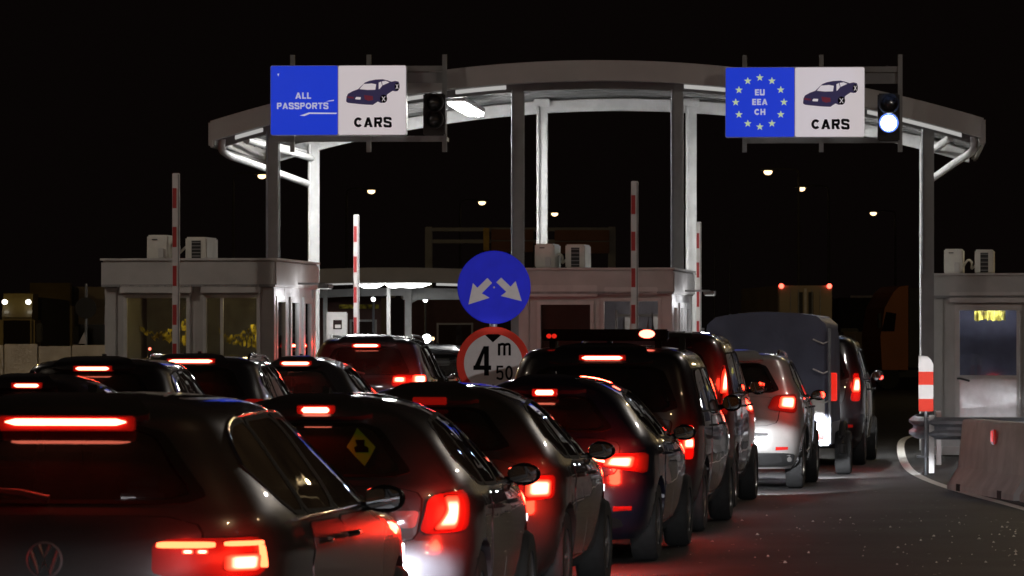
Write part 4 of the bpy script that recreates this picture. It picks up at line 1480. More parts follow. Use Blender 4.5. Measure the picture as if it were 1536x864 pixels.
def disc(r, y0, y1, n=56):
    return MB().lathe([(.0001, y0), (r - .012, y0), (r, y0 + .01), (r, y1), (.0001, y1)], (0, 0, 0), 'y', n)


blue = thing('direction_sign', 'round blue sign with two white arrows pointing down left and right', 'sign', at(741, 431, ds))
disc(55 / sg, -.01, .02).build('plate', M['sign_blue'], blue, smooth=30)
MB().lathe([(55 / sg - .02, .02), (55 / sg, .02), (55 / sg, .035), (55 / sg - .02, .035)], (0, 0, 0), 'y', 56).build('rim', M['sign_back'], blue, smooth=30)
sc = 1 / 3.6 / sg
for poly in ([(118, 348), (142, 233), (166, 258), (220, 205), (245, 232), (190, 288), (232, 312)],
             [(405, 330), (372, 222), (345, 252), (294, 203), (268, 228), (322, 280), (292, 302)]):
    MB().prism([((x - 255.6) * sc, (255.6 - y) * sc) for x, y in poly], 'y', -.0135, -.0105).build('arrow', M['sign_white'], blue)
MB().lathe([(.0001, -.016), (.012, -.014), (.012, -.01)], (0, 0, 0), 'y', 10).build('bolt', M['galv'], blue)
MB().box(-.06, .06, .036, .06, -.04, .04).build('bracket', M['galv'], blue)
red = thing('height_limit_sign', 'round white sign with red ring limiting height to 4 m 50', 'sign', at(740, 545, ds))
disc(55 / sg, -.01, .02).build('plate', M['sign_red'], red, smooth=30)
MB().lathe([(.0001, -.0135), (44 / sg, -.0135), (44 / sg, -.0105), (.0001, -.0105)], (0, 0, 0), 'y', 56).build('white_face', M['sign_white'], red, smooth=30)
for s_ in (1, -1):
    MB().prism([((x - 252) * sc, s_ * (666 - y) * sc) for x, y in ((208, 514), (225, 508), (277, 508), (294, 514), (250, 553))], 'y', -.017, -.014).build('triangle', M['sign_black'], red)
lettering('4', .36, M['sign_black'], red, (-.135, -.014, .03), .18, .92)
lettering('m', .20, M['sign_black'], red, (.135, -.014, .195), .19, .80)
lettering('50', .175, M['sign_black'], red, (.135, -.014, -.115), .16, .86)
MB().box(-.06, .06, .021, .06, -.04, .04).build('bracket', M['galv'], red)

# ------------------------------------------------------------------ right island: guard rail, delineator, concrete barriers
gr = thing('guard_rail', 'short grey steel guard rail rounding the traffic island', 'guard rail', (5.72, 64.6, 0))
prof = [(.0, .155), (.03, .14), (.08, .10), (.08, .06), (.02, .02), (.02, -.02), (.08, -.06), (.08, -.10), (.03, -.14), (0, -.155)]
path = smooth_path([(1.0, 9, 0), (.55, 5.0, 0), (.02, 2.2, 0), (-.08, .35, 0), (.18, -.08, 0), (.9, -.1, 0), (2.0, -.1, 0), (4.2, -.1, 0)], 3)
vs, fs = [], []
for i, p in enumerate(path):
    t = (path[min(i + 1, len(path) - 1)] - path[max(i - 1, 0)]).normalized()
    n = Vector((t.y, -t.x, 0))
    for (o_, z) in prof:
        vs.append((p.x + n.x * o_, p.y + n.y * o_, .62 + z))
m_ = len(prof)
for i in range(len(path) - 1):
    for k in range(m_ - 1):
        fs.append((i * m_ + k, (i + 1) * m_ + k, (i + 1) * m_ + k + 1, i * m_ + k + 1))
MB().add(vs, fs).build('rail', M['galv'], gr, smooth=50)
for x, y in ((.09, .0), (2.2, .02), (4.0, .02), (.6, 4.5)):
    MB().box(x - .035, x + .035, y, y + .05, 0, .80).build('post', M['boom_white'], gr)
for x in (.75, 2.0):
    MB().lathe([(.0001, -.02), (.02, -.015), (.022, 0)], (x, -.185, .62), 'y', 10).build('bolt', M['chrome'], gr, smooth=60)
dl = thing('delineator', 'upright red and white striped marker plate before the guard rail', 'marker', at(1389, 617, 63.6))
sd_ = F / 63.6
MB().tube([(0, .03, -(617 - 520) / sd_ * 0 - at(1389, 617, 63.6).z), (0, .03, .7)], .022, 8).build('post', M['galv'], dl, smooth=60)
w2 = .10
for z0, z1, m_ in ((0, .17, 'sign_red'), (.17, .36, 'sign_white'), (.36, .54, 'sign_red')):
    MB().box(-w2, w2, 0, .012, z0, z1).build('stripe', M[m_], dl)
MB().prism([(-w2, .54), (w2, .54), (w2, .64), (w2 - .03, .70), (w2 - .08, .75), (-w2, .76)], 'y', 0, .012).build('stripe', M['sign_white'], dl)


def jersey(p0, p1, label, refl):
    p0, p1 = Vector(p0), Vector(p1)
    dv = p1 - p0
    ang = math.atan2(dv.y, dv.x)
    root = thing('concrete_barrier', label, 'concrete barrier', p0, ang, 'concrete barriers on the right kerb')
    L_ = dv.length
    pr = [(-.30, 0), (-.30, .07), (-.16, .28), (-.105, .84), (-.085, .87), (.085, .87), (.105, .84), (.16, .28), (.30, .07), (.30, 0)]
    mb = MB()
    n = 10
    vs, fs = [], []
    rnd = random.Random(4)
    for i in range(n + 1):
        for (y, z) in pr:
            e = .012 if i in (0, n) else 0
            vs.append((L_ * i / n, y * (1 - e * 3) + rnd.uniform(-.0012, .0012), z * (1 - e) + rnd.uniform(-.001, .001) * (z > .01)))
    k = len(pr)
    for i in range(n):
        for j in range(k):
            fs.append((i * k + j, i * k + (j + 1) % k, (i + 1) * k + (j + 1) % k, (i + 1) * k + j))
    fs += [tuple(range(k)), tuple(n * k + j for j in range(k - 1, -1, -1))]
    MB().add(vs, fs).build('concrete_body', M['concrete'], root, smooth=25)
    for x in (.8, L_ - .8):
        MB().box(x - .12, x + .12, -.305, -.295, .0, .09).build('fork_pocket', M['dark'], root)
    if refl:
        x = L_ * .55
        c = MB().cbox(x - .075, x + .075, -.175, -.14, .60, .78, .01).build('glowing_reflector', M['lens_dim'], root)  # reflector given its own glow in place of light thrown back
        MB().cbox(x - .055, x + .055, -.185, -.1755, .63, .76, .004).build('reflector_face', M['lens'], c)
    return root


jersey((5.62, 57.2, 0), (5.98, 53.0, 0), 'concrete barrier with small glowing red reflector beside the road edge', True)
jersey((6.02, 52.7, 0), (6.35, 48.7, 0), 'nearer concrete barrier cut off by the right edge', False)

# ticket machine beside the far canopy
tm = thing('ticket_machine', 'white upright ticket machine with small dark screen beside far barrier', 'ticket machine', at(505, 520, 81.0) - Vector((0, 0, EYE)), 0)
stm = F / 81.0
MB().cbox(-.18, .18, 0, .35, 0, EYE + (520 - 468) / stm, .02).build('case', M['boom_white'], tm)
MB().box(-.06, .09, -.006, -.001, EYE + 26 / stm, EYE + 40 / stm).build('screen', M['black_gloss'], tm)
MB().box(-.03, .07, -.009, -.0065, EYE + 28 / stm, EYE + 33 / stm).build('pictogram', M['paper'], tm)
MB().box(-.10, .02, -.006, -.001, 1.1, 1.3).build('slot_panel', M['galv'], tm)

# ------------------------------------------------------------------ second canopy farther along
dB = 106.0
sB = F / dB
c2 = thing('far_canopy', 'lower white canopy with bright oval lamp farther along the left lane', 'canopy', at(590, 520, dB) - Vector((0, 0, EYE)), -.05)
zB = lambda py: EYE + (HOR - py) / sB
def c2_top(x):
    return zB(402) - .012 * x * x
def arc2(x0, x1, y0, y1, za, zb, n=24):
    xs = np.linspace(x0, x1, n + 1); vs = []; fs = []
    for x in xs:
        z = c2_top(x)
        vs += [(x, y0, z - zb), (x, y1, z - zb), (x, y1, z - za), (x, y0, z - za)]
    fs = [(0, 1, 2, 3), tuple(4 * n + i for i in (3, 2, 1, 0))]
    for i in range(n):
        for k in range(4):
            fs.append((4 * i + k, 4 * i + (k + 1) % 4, 4 * i + 4 + (k + 1) % 4, 4 * i + 4 + k))
    return MB().add(vs, fs)
arc2(-3.6, 3.4, -.6, -.5, 0, .33).build('fascia', M['fascia'], c2, smooth=40)
arc2(-3.6, 3.4, -.5, 6.0, .02, .10).build('roof_sheet', M['pale_metal'], c2, smooth=40)
arc2(-3.5, 3.3, 4.2, 4.4, .40, .58).build('arch_beam', M['pale_metal'], c2, smooth=40)
for px, w, y in ((572, 5.5, 2.2), (595, 10, 3.6), (722, 10, 3.6), (470, 6, 3.6)):
    x = (px - 590) / sB * (1 + y / dB)
    MB().box(x - w / 2 / sB, x + w / 2 / sB, y, y + .14, 0, c2_top(x) - .10).build('column', M['pale_metal'], c2)
x0, x1 = (590 - 590) / sB, (728 - 590) / sB * 1.03
MB().box(x0 - .05, x1, 3.75, 3.9, zB(447), zB(436)).build('lintel', M['pale_metal'], c2)
MB().prism([(x0 + .08, zB(447) + .01), (x0 + .30, zB(447) + .01), (x0 + .08, zB(455))], 'y', 3.76, 3.88).build('gusset', M['pale_metal'], c2)
for px, rx, y in ((612, .50, .9), (548, .33, 1.4), (585, .22, 1.2)):
    x = (px - 590) / sB
    z = c2_top(x) - .34
    f = MB().lathe([(.0001, .10), (rx * .9, .09), (rx, .02), (rx * .97, 0), (.0001, 0)], (x, y, z), 'z', 28).build('lamp_dish', M['pale_metal'], c2, smooth=40)
    MB().lathe([(.0001, -.10), (rx * .5, -.085), (rx * .9, -.02), (rx * .94, -.003), (.0001, -.003)], (x, y, z), 'z', 28).build('lamp_glow', M['panel_far'], f, smooth=60)
arc2(1.0, 2.6, -.35, -.25, .335, .39, 8).build('glow_strip', M['strip_glow'], c2)
arc2(-1.6, -.4, -.35, -.25, .335, .37, 8).build('glow_strip', M['strip_glow'], c2)

M['maroon_wall'] = mat('maroon_wall', (0.13, 0.055, 0.045), 0.6, var=.1)
kb = thing('far_kiosk', 'dark maroon kiosk under the far canopy behind the ticket machine', 'kiosk', at(478, 520, 112) - Vector((0, 0, EYE)), -.05)
MB().cbox(0, 1.5, 0, 3, 0, 2.95, .02).build('wall', M['maroon_wall'], kb)
MB().cbox(-.08, 1.62, -.1, 3.1, 2.95, 3.12, .02).build('roof', M['soffit'], kb)
window_unit(kb, .75, 1.4, 1.1, 2.4, -.01, M['glass_clear'])
MB().cbox(.5, 1.45, -.14, -.02, 2.66, 2.76, .01).build('awning_box', M['mottled_yellow'], kb)
kb2 = thing('far_kiosk', 'brown kiosk wall seen through the white portal of the far canopy', 'kiosk', at(606, 520, 128) - Vector((0, 0, EYE)), -.05)
MB().cbox(0, 2.4, 0, 3, 0, 3.05, .02).build('wall', M['maroon_wall'], kb2)
MB().cbox(-.08, 2.5, -.1, 3.1, 3.06, 3.2, .02).build('roof', M['soffit'], kb2)
window_unit(kb2, .9, 1.9, 1.1, 2.4, -.01, M['glass_clear'])
for px, py, d, lab, col, r in ((640, 508, 104, 'bright white floodlight low beside the far canopy', 'head', .10), (649, 508, 104.3, 'tiny amber lamp next to the low white floodlight', 'sodium', .04),
                               (638, 450, 127, 'tiny white lamp high on the brown kiosk', 'head', .06), (560, 449, 111, 'tiny white lamp on the maroon kiosk wall', 'head', .05)):
    p = at(px, py, d)
    r_ = thing('flood_lamp', lab, 'lamp', (p.x, p.y, 0), 0, 'small lamps around the far canopy')
    MB().tube([(0, .1, 0), (0, .1, p.z)], .03, 8).build('pole', M['galv'], r_, smooth=60)
    MB().lathe([(r * 1.3, -.02), (r * 1.3, .1), (.0001, .12)], (0, 0, p.z), 'y', 16).build('housing', M['dark'], r_, smooth=40)
    MB().lathe([(.0001, -.03), (r, -.021), (r, -.015)], (0, 0, p.z), 'y', 16).build('lens', M[col], r_, smooth=60)

# ------------------------------------------------------------------ far sign gantry
M['far_sign'] = mat('far_sign_back', (0.16, 0.07, 0.045), 0.7, var=.15, scale=1)
M['ochre'] = mat('ochre_panel', (0.42, 0.27, 0.05), 0.6, var=.2)
dg_ = 150.0
sG = F / dg_
zG = lambda py: EYE + (HOR - py) / sG
gt = thing('sign_gantry', 'far dim brown overhead sign gantry above the round blue sign', 'gantry', at(780, 520, dg_) - Vector((0, 0, EYE)), 0)
xg = lambda px: (px - 780) / sG
for px in (643, 918):
    MB().cbox(xg(px) - .12, xg(px) + .12, .1, .34, 0, zG(340), .02).build('leg', M['steel_grey'], gt)
for py in (344, 362):
    MB().cbox(xg(643) + .12, xg(918) - .12, .12, .3, zG(py) - .06, zG(py) + .06, .01).build('beam', M['steel_grey'], gt)
for a, b, y0, y1, m_ in ((725, 734, 342, 376, 'ochre'), (737, 800, 344, 360, 'far_sign'), (737, 800, 362, 378, 'far_sign'), (832, 914, 345, 361, 'far_sign'), (832, 914, 363, 380, 'far_sign')):
    MB().cbox(xg(a), xg(b), 0, .1, zG(y1), zG(y0), .01).build('sign_panel', M[m_], gt)


# ------------------------------------------------------------------ street lamps
M['lamp_steel'] = mat('lamp_steel', (0.10, 0.097, 0.093), 0.75, var=.1, spec=.2)
def street_lamp(px_pole, px, py, d, label, energy=0.0, pos=None, arm=None, h=None, color=(1, .72, .40)):
    if pos is None:
        hd = at(px, py, d)
        x0, y0, zt, ax = (px_pole - 768) * d / F, d, hd.z, hd.x - (px_pole - 768) * d / F
    else:
        (x0, y0), ax, zt = pos, arm, h
    root = thing('street_lamp', label, 'street lamp', (x0, y0, 0), 0, 'street lamps of the terminal')
    MB().tube([(0, 0, 0), (0, 0, .9), (0, 0, zt - .25)], [.11, .09, .055], 10).build('pole', M['lamp_steel'], root, smooth=60)
    s = 1 if ax > 0 else -1
    MB().tube(smooth_path([(0, 0, zt - .28), (0, 0, zt + .05), (s * .3, 0, zt + .16), (ax - s * .25, 0, zt + .14)], 2), .04, 8).build('arm', M['lamp_steel'], root, smooth=60)
    MB().cbox(ax - .38, ax + .38, -.16, .16, zt + .06, zt + .17, .04).build('lamp_head', M['lamp_steel'], root)
    MB().ellipsoid((ax, 0, zt), (.19, .14, .13), 16, 8).build('lamp_glow', M['sodium'], root, smooth=60)
    if energy:
        lamp('street_light', 'POINT', energy, color, root, (ax, 0, zt - .32), .12)
    return root


for pp, px, py, d, e, w in ((350, 393, 264, 212, 0, 'nearest far street lamp behind the left canopy column'), (520, 557, 287, 233, 0, 'second far street lamp between the left sign and the dark column'),
                         (690, 723, 304, 251, 0, 'far street lamp left of the central dark column'), (800, 832, 321, 272, 0, 'farthest dim street lamp right of the central column'),
                         (1198, 1152, 258, 207, 0, 'highest far street lamp below the EU sign'), (1243, 1202, 283, 229, 0, 'lower far street lamp below the car pictogram'),
                         (1343, 1310, 320, 271, 0, 'lowest far street lamp left of the right canopy column')):
    street_lamp(pp, px, py, d, w, e)
for k, (px, d, top) in enumerate(((1072, 330, 362), (1095, 330, 360))):
    o = MB().tube([((px - 768) * d / F, d, 0), ((px - 768) * d / F, d, EYE + (HOR - top) * d / F)], [.12, .06], 8).build('lamp_pole', M['galv'], smooth=60)
    tag(o, ('left' if k == 0 else 'right') + ' of two distant unlit poles beside the dark column', 'pole', 'distant unlit poles')
# lamps of the same rows that stand beside and behind the photographer
street_lamp(0, 0, 0, 0, 'street lamp beside the waiting lanes on the near right', 150, pos=(16.5, 36), arm=-1.6, h=9.5, color=(1, .70, .40))
street_lamp(0, 0, 0, 0, 'street lamp standing behind the photographer on the right', 140, pos=(9.0, -14), arm=-1.6, h=9.5, color=(1, .86, .74))
street_lamp(0, 0, 0, 0, 'street lamp beside the left waiting lane', 240, pos=(-15, 40), arm=1.6, h=9.5, color=(1, .82, .62))
street_lamp(0, 0, 0, 0, 'street lamp near the lorry park on the left', 420, pos=(-13.5, 80), arm=1.6, h=9.5, color=(1, .66, .26))
street_lamp(0, 0, 0, 0, 'street lamp beyond the passport booths on the far right', 550, pos=(12.7, 78), arm=-1.6, h=9.5, color=(1, .72, .36))

street_lamp(0, 0, 0, 0, 'street lamp before the passport booths on the right', 800, pos=(12.5, 56), arm=-1.6, h=9.5, color=(1, .90, .81))
street_lamp(0, 0, 0, 0, 'street lamp before the passport booths on the left', 700, pos=(-13, 58), arm=1.6, h=9.5, color=(1, .88, .76))
street_lamp(0, 0, 0, 0, 'added street lamp out of view over the lorry park on the far right', 1150, pos=(26, 160), arm=-1.6, h=9.5, color=(1, .72, .34))  # added to light the lorries in place of the far lamps
street_lamp(0, 0, 0, 0, 'added street lamp out of view over the lorry park on the far left', 1300, pos=(-25, 135), arm=1.6, h=9.5, color=(1, .72, .30))  # also added for the light on the lorries
street_lamp(0, 0, 0, 0, 'street lamp close beside the grey estate car', 720, pos=(8.8, 17), arm=-1.6, h=9.0, color=(1, .68, .36))
# mast added out of view; its beams brighten signs, marker plate and booth door
fm = thing('added_mast', 'added floodlight mast beside the approach lanes, out of view', 'mast', (7.5, 18, 0), 0)
MB().tube([(0, 0, 0), (0, 0, 4.6)], [.09, .05], 10).build('pole', M['galv'], fm, smooth=60)
for i, (tgt, e, ang, col) in enumerate(((at(741, 431, 57), 17000, 1.75, (1, .97, .97)), (at(740, 545, 57), 9000, 1.75, (1, .97, .95)), (at(1389, 577, 63.6), 90000, 1.1, (1, 1, 1)), ((7.6, 74.5, -.1), 10000, 2.8, (.95, .95, 1)))):
    z = 4.55 - .3 * i
    MB().cbox(-.16, .16, -.02, .10, z - .10, z + .10, .02).build('floodlight', M['dark'], fm)
    MB().box(-.13, .13, .101, .106, z - .07, z + .07).build('flood_lens', M['head'], fm)
    sp = lamp('added_beam', 'SPOT', e, col, None, (7.5, 18.3, z), .05, spot_size=math.radians(ang), spot_blend=.35 if i < 3 else 1.0)
    aim(sp, tgt)
    sp.location = (0, .3, z)
    sp.parent = fm

# ------------------------------------------------------------------ lorries and walls in the background
M['tan_box'] = mat('tan_box', (0.36, 0.30, 0.22), 0.6, var=.12, scale=.6)
M['orange_cab'] = mat('orange_cab', (0.27, 0.075, 0.012), 0.5, coat=.4, var=.1, scale=1)
M['ochre_cab'] = mat('ochre_cab', (0.15, 0.11, 0.035), 0.5, coat=.3, var=.2, scale=1)
M['dark_tarp'] = mat('dark_tarp', (0.03, 0.03, 0.032), 0.7, var=.2)
M['marker'] = emis('marker_lamp', (1, .08, .05), 6)
M['marker_white'] = emis('marker_lamp_white', (1, .95, .8), 6)


def lorry_wheels(root, W, ys, r=.5):
    for y in ys:
        for s in (-1, 1):
            w = MB().lathe([(r * .6, -.14), (r * .95, -.14), (r, -.1), (r, .1), (r * .95, .14), (r * .6, .14)], (0, 0, 0), 'x', 24).build('wheel', M['rubber'], root, smooth=40, loc=(s * (W / 2 - .16), y, r))
            MB().lathe([(r * .6, .1 * s), (r * .3, .04 * s), (.0001, .06 * s)], (0, 0, 0), 'x', 20).build('rim', M['galv'], w, smooth=40)


def box_lorry(px, d, rz, W, H, Lb, label, m, top_lamps, low_lamps, z0=.95):
    root = thing('box_lorry', label, 'lorry', ((px - 768) * d / F, d, 0), rz, 'lorries in the background')
    MB().cbox(-W / 2, W / 2, .06, Lb, z0, H, .03).build('cargo_box', m, root)
    for s in (-1, 1):
        x0, x1 = sorted((s * .015, s * (W / 2 - .04)))
        dr = MB().cbox(x0, x1, .0, .058, z0 + .05, H - .08, .01).build('rear_door', m, root)
        for xx in (.25, .55):
            x = s * W / 2 * xx
            MB().tube([(x, -.02, z0 + .1), (x, -.02, H - .15)], .018, 6).build('lock_bar', M['galv'], dr)
    for z in np.linspace(z0 + .3, H - .3, 4):
        MB().box(W / 2 + .001, W / 2 + .012, .3, Lb - .3, z - .02, z + .02).build('side_rib', m, root)
    MB().box(-W / 2 + .2, W / 2 - .2, .3, Lb + 2, .7, z0 - .005).build('chassis', M['dark'], root)
    MB().cbox(-W / 2 + .1, W / 2 - .1, -.02, .10, .45, .62, .02).build('bumper', M['dark'], root)
    cab = MB().cbox(-W / 2 + .05, W / 2 - .05, Lb + .25, Lb + 2.3, .7, min(H - .3, 3.2), .12).build('cab', m, root)
    MB().box(-W / 2 + .3, W / 2 - .3, Lb + 2.301, Lb + 2.31, 1.9, 2.7).build('windscreen', M['black_gloss'], cab)
    for s in (-1, 1):
        if top_lamps:
            MB().ellipsoid((s * (W / 2 - .12), -.02, H - .02), (.10, .05, .10), 12, 8).build('marker_lamp', M['marker'], root, smooth=60)
        if low_lamps:
            MB().cbox(s * (W / 2 - .18) - .12, s * (W / 2 - .18) + .12, -.03, .0, low_lamps - .06, low_lamps + .06, .01).build('tail_lamp', M['marker'], root)
    lorry_wheels(root, W, (1.2, 2.4, Lb + 1.4))
    return root


bl = box_lorry(1208, 184, .085, 2.15, 4.16, 11, 'large tan box lorry with two red lights on its top corners', M['tan_box'], True, 0)
for x in (-.20, .22):
    MB().cbox(x - .10, x + .10, -.012, -.001, 2.9, 3.9, .005).build('rear_window', M['dark'], bl)
MB().cbox(-.05, .05, -.03, -.0125, 2.6, 4.05, .005).build('centre_post', M['paper'], bl)
box_lorry(1288, 235, .0, 1.5, 2.5, 4, 'small pale box van with low red tail lights seen far off', M['tan_box'], False, .78, z0=.9)
MB_plate = None
dt = thing('dark_trailer', 'black lorry trailer with pale top rail behind the small box van', 'lorry', at(1290, 520, 262) - Vector((0, 0, EYE)), 0, 'lorries in the background')
MB().cbox(-1.15, 1.1, 0, 10, 1.0, 4.5, .05).build('cargo_box', M['dark_tarp'], dt)
MB().cbox(-.55, .95, -.05, -.005, 4.56 - .06, 4.62, .01).build('top_rail', M['paper'], dt)
MB().box(-.9, .9, .3, 10, .7, .995).build('chassis', M['dark'], dt)
lorry_wheels(dt, 2.3, (1.5, 2.7))

oc = thing('orange_lorry', 'orange lorry cab with dark side window waiting left of the right column', 'lorry', at(1350, 520, 190) - Vector((0, 0, EYE)), .25, 'lorries in the background')
so = F / 190
zo = lambda py: EYE + (HOR - py) / so
xo = lambda px: (px - 1350) / so
MB().prism([(xo(1322), .8), (xo(1319), zo(505)), (xo(1326), zo(462)), (xo(1340), zo(438)), (xo(1349), zo(430)), (xo(1363), zo(428)), (xo(1363), .8)], 'y', 0, 2.4).build('cab', M['orange_cab'], oc)
MB().prism([(xo(1320), zo(497)), (xo(1328), zo(468)), (xo(1344), zo(470)), (xo(1341), zo(497))], 'y', -.02, -.001).build('side_window', M['black_gloss'], oc)
MB().cbox(xo(1364), xo(1364) + 9, .1, 2.5, .9, zo(432), .04).build('cargo_box', M['dark_tarp'], oc)
MB().box(xo(1324), xo(1364) + 8, .3, 2.2, .5, .795).build('chassis', M['dark'], oc)
for x in (xo(1332), xo(1364) + 6):
    w = MB().lathe([(.3, -.14), (.48, -.14), (.5, -.1), (.5, .1), (.48, .14), (.3, .14)], (0, 0, 0), 'y', 24).build('wheel', M['rubber'], oc, smooth=40, loc=(x, .2, .5))
    MB().lathe([(.3, -.1), (.15, -.05), (.0001, -.06)], (0, 0, 0), 'y', 16).build('rim', M['galv'], w, smooth=40)
MB().cbox(xo(1318) - .12, xo(1318), -.18, -.05, zo(492), zo(470), .02).build('mirror', M['dark'], oc)


def front_lorry(px0, px1, top, d, label, m, lamps_py, rz=0.0):
    s = F / d
    W = (px1 - px0) / s
    root = thing('parked_lorry', label, 'lorry', at((px0 + px1) / 2, 520, d) - Vector((0, 0, EYE)), rz, 'lorries in the background')
    H = EYE + (520 - top) / s
    Hc = H - .25
    MB().cbox(-W / 2, W / 2, 0, 2.1, .55, Hc - .5, .1).build('cab', m, root)
    MB().prism([(0.0, Hc - .52), (.5, H), (2.1, H), (2.1, Hc - .52)], 'x', -W / 2 + .1, W / 2 - .1).build('roof_fairing', m, root)
    MB().box(-W / 2 + .15, W / 2 - .15, -.012, -.002, 1.7, 2.6).build('windscreen', M['black_gloss'], root)
    MB().box(-W / 2 + .3, W / 2 - .3, -.012, -.002, .9, 1.4).build('grille', M['dark'], root)
    for s_ in (-1, 1):
        MB().cbox(s_ * (W / 2 - .3) - .16, s_ * (W / 2 - .3) + .16, -.02, 0, .72, .86, .02).build('headlamp', M['clear_lens'], root)
        MB().cbox(s_ * (W / 2 + .14) - .1, s_ * (W / 2 + .14) + .1, .1, .2, 1.9, 2.5, .03).build('mirror', M['dark'], root)
        if lamps_py:
            MB().ellipsoid((s_ * (W / 2 - .2), -.03, EYE + (520 - lamps_py) / s), (.09, .05, .08), 10, 6).build('marker_lamp', M['marker_white'], root, smooth=60)
    MB().cbox(-W / 2 + .02, W / 2 - .02, 2.4, 12, 1.0, H - .1, .04).build('cargo_box', M['dark_tarp'] if m != M['tan_box'] else m, root)
    MB().box(-W / 2 + .3, W / 2 - .3, .2, 12, .5, .96).build('chassis', M['dark'], root)
    lorry_wheels(root, W, (1.2, 9.5, 10.8))
    return root


front_lorry(-2, 52, 440, 150, 'dark ochre lorry facing us with two white roof lamps at the left edge', M['ochre_cab'], 453)
front_lorry(40, 108, 424, 172, 'tall ochre lorry parked just right of the one with roof lamps', M['ochre_cab'], 0, .05)
front_lorry(108, 168, 430, 178, 'pale box lorry half hidden by the left booth', M['tan_box'], 0, .05)
rb = thing('back_sign', 'round sign seen from its dark back in front of the pale lorry', 'sign', at(129, 520, 100) - Vector((0, 0, EYE)), 0)
sk = F / 100
MB().tube([(0, 0, 0), (0, 0, 3.1)], .03, 8).build('post', M['galv'], rb, smooth=60)
MB().lathe([(.0001, -.05), (16 / sk, -.05), (16 / sk, -.03), (.0001, -.03)], (0, 0, EYE + (520 - 462) / sk), 'y', 32).build('plate', M['dark'], rb, smooth=30)
MB().prism([(-.16, EYE + .06), (.02, EYE + .06), (-.03, EYE + .32), (-.08, EYE + .22)], 'y', -.06, -.045).build('small_plate', M['sign_white'], rb)
bw = thing('concrete_wall', 'low sandy concrete panel wall left of the passport booths', 'wall', at(0, 520, 88) - Vector((0, 0, EYE)), 0)
x = -1.2
M['sand_wall'] = mat('sand_wall', (0.34, 0.29, 0.22), 0.85, var=.2, scale=2, bump=.2)
k = 0
while x < 2.2:
    MB().cbox(x, x + .62, 0 + .004 * (k % 2), .15, 0, 1.76 + .02 * (k % 3), .012).build('panel', M['sand_wall'], bw)
    x += .64; k += 1

# loose stone chips and litter on the carriageway
rnd = random.Random(21)
mb = MB()
for i in range(95):
    d = 37 + 12 * rnd.random()
    x = .108 * d - 3.0 * rnd.random() ** 2.3
    r = .004 + .009 * rnd.random() ** 2.5
    a = rnd.random() * 6.28
    p = [(x + r * 1.6 * math.cos(a + k * 2.1), d + r * 1.6 * math.sin(a + k * 2.1), .001) for k in range(3)] + [(x, d, r * 1.5)]
    mb.add(p, [(0, 1, 3), (1, 2, 3), (2, 0, 3), (2, 1, 0)])
M['chips'] = mat('stone_chips', (0.66, 0.65, 0.62), 0.35, var=.3, scale=3)
mb.build('stone_chips', M['chips'])['kind'] = 'stuff'

# ------------------------------------------------------------------ the queue
RED = 'core'
Q1 = 'cars queuing in the right lane'
Q2 = 'cars queuing in the left lane'
P = dict(
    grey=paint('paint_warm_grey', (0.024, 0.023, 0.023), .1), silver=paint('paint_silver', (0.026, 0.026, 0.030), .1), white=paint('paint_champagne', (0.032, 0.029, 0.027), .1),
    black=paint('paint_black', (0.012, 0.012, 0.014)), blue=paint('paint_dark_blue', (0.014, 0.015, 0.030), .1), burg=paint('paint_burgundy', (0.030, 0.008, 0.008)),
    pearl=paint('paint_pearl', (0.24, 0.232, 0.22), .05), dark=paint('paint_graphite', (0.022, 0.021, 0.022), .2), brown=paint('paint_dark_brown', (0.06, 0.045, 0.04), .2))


M['emblem'] = mat('emblem_metal', (0.11, 0.11, 0.11), 0.4, .3, var=0)


def badge(root, sh, r, z):
    """round emblem: V above W inside a ring, on the tailgate"""
    y = float(sh.yr(z)) - .008
    ring = MB().lathe([(r, -.006), (r * .88, -.010), (r * .86, 0), (r, 0)], (0, y, z), 'y', 40, caps=False)
    b = ring.build('emblem', M['emblem'], root, smooth=40)
    q = lambda pts: MB().tube([(px * r, y - .004, z + pz * r) for px, pz in pts], r * .11, 6).build('emblem_stroke', M['emblem'], b, smooth=60)
    q([(-.30, .80), (0, .14), (.30, .80)])
    q([(-.72, .48), (-.30, -.72), (0, -.06), (.30, -.72), (.72, .48)])


# unseen car added behind the camera; its headlights brighten the tailgates ahead
car('suv', 'added graphite car with headlights on, out of view right behind the photographer', 'car', (-.2, -7.2, 0), 0.0, P['dark'], Q1, head=8000, pitch=26.9)

# 1: dark estate nearest to the camera
bar = [(.47, .912), (.70, .912), (.70, .936), (.475, .936)]
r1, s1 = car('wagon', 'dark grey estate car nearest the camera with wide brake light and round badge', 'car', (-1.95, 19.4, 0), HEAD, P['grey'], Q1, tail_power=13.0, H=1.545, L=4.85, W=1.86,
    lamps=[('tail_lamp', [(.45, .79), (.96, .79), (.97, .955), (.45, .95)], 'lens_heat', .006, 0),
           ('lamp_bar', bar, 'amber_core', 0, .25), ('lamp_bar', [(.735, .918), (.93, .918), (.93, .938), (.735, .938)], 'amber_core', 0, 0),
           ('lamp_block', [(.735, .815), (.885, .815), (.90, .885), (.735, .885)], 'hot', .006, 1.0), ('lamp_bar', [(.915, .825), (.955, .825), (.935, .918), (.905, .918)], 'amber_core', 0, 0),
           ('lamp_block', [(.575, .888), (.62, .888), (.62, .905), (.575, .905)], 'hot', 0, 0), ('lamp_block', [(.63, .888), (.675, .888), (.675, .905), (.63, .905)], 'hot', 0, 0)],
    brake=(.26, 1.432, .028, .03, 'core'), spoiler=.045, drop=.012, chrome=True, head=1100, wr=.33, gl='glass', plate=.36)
badge(r1, s1, .078, .862)

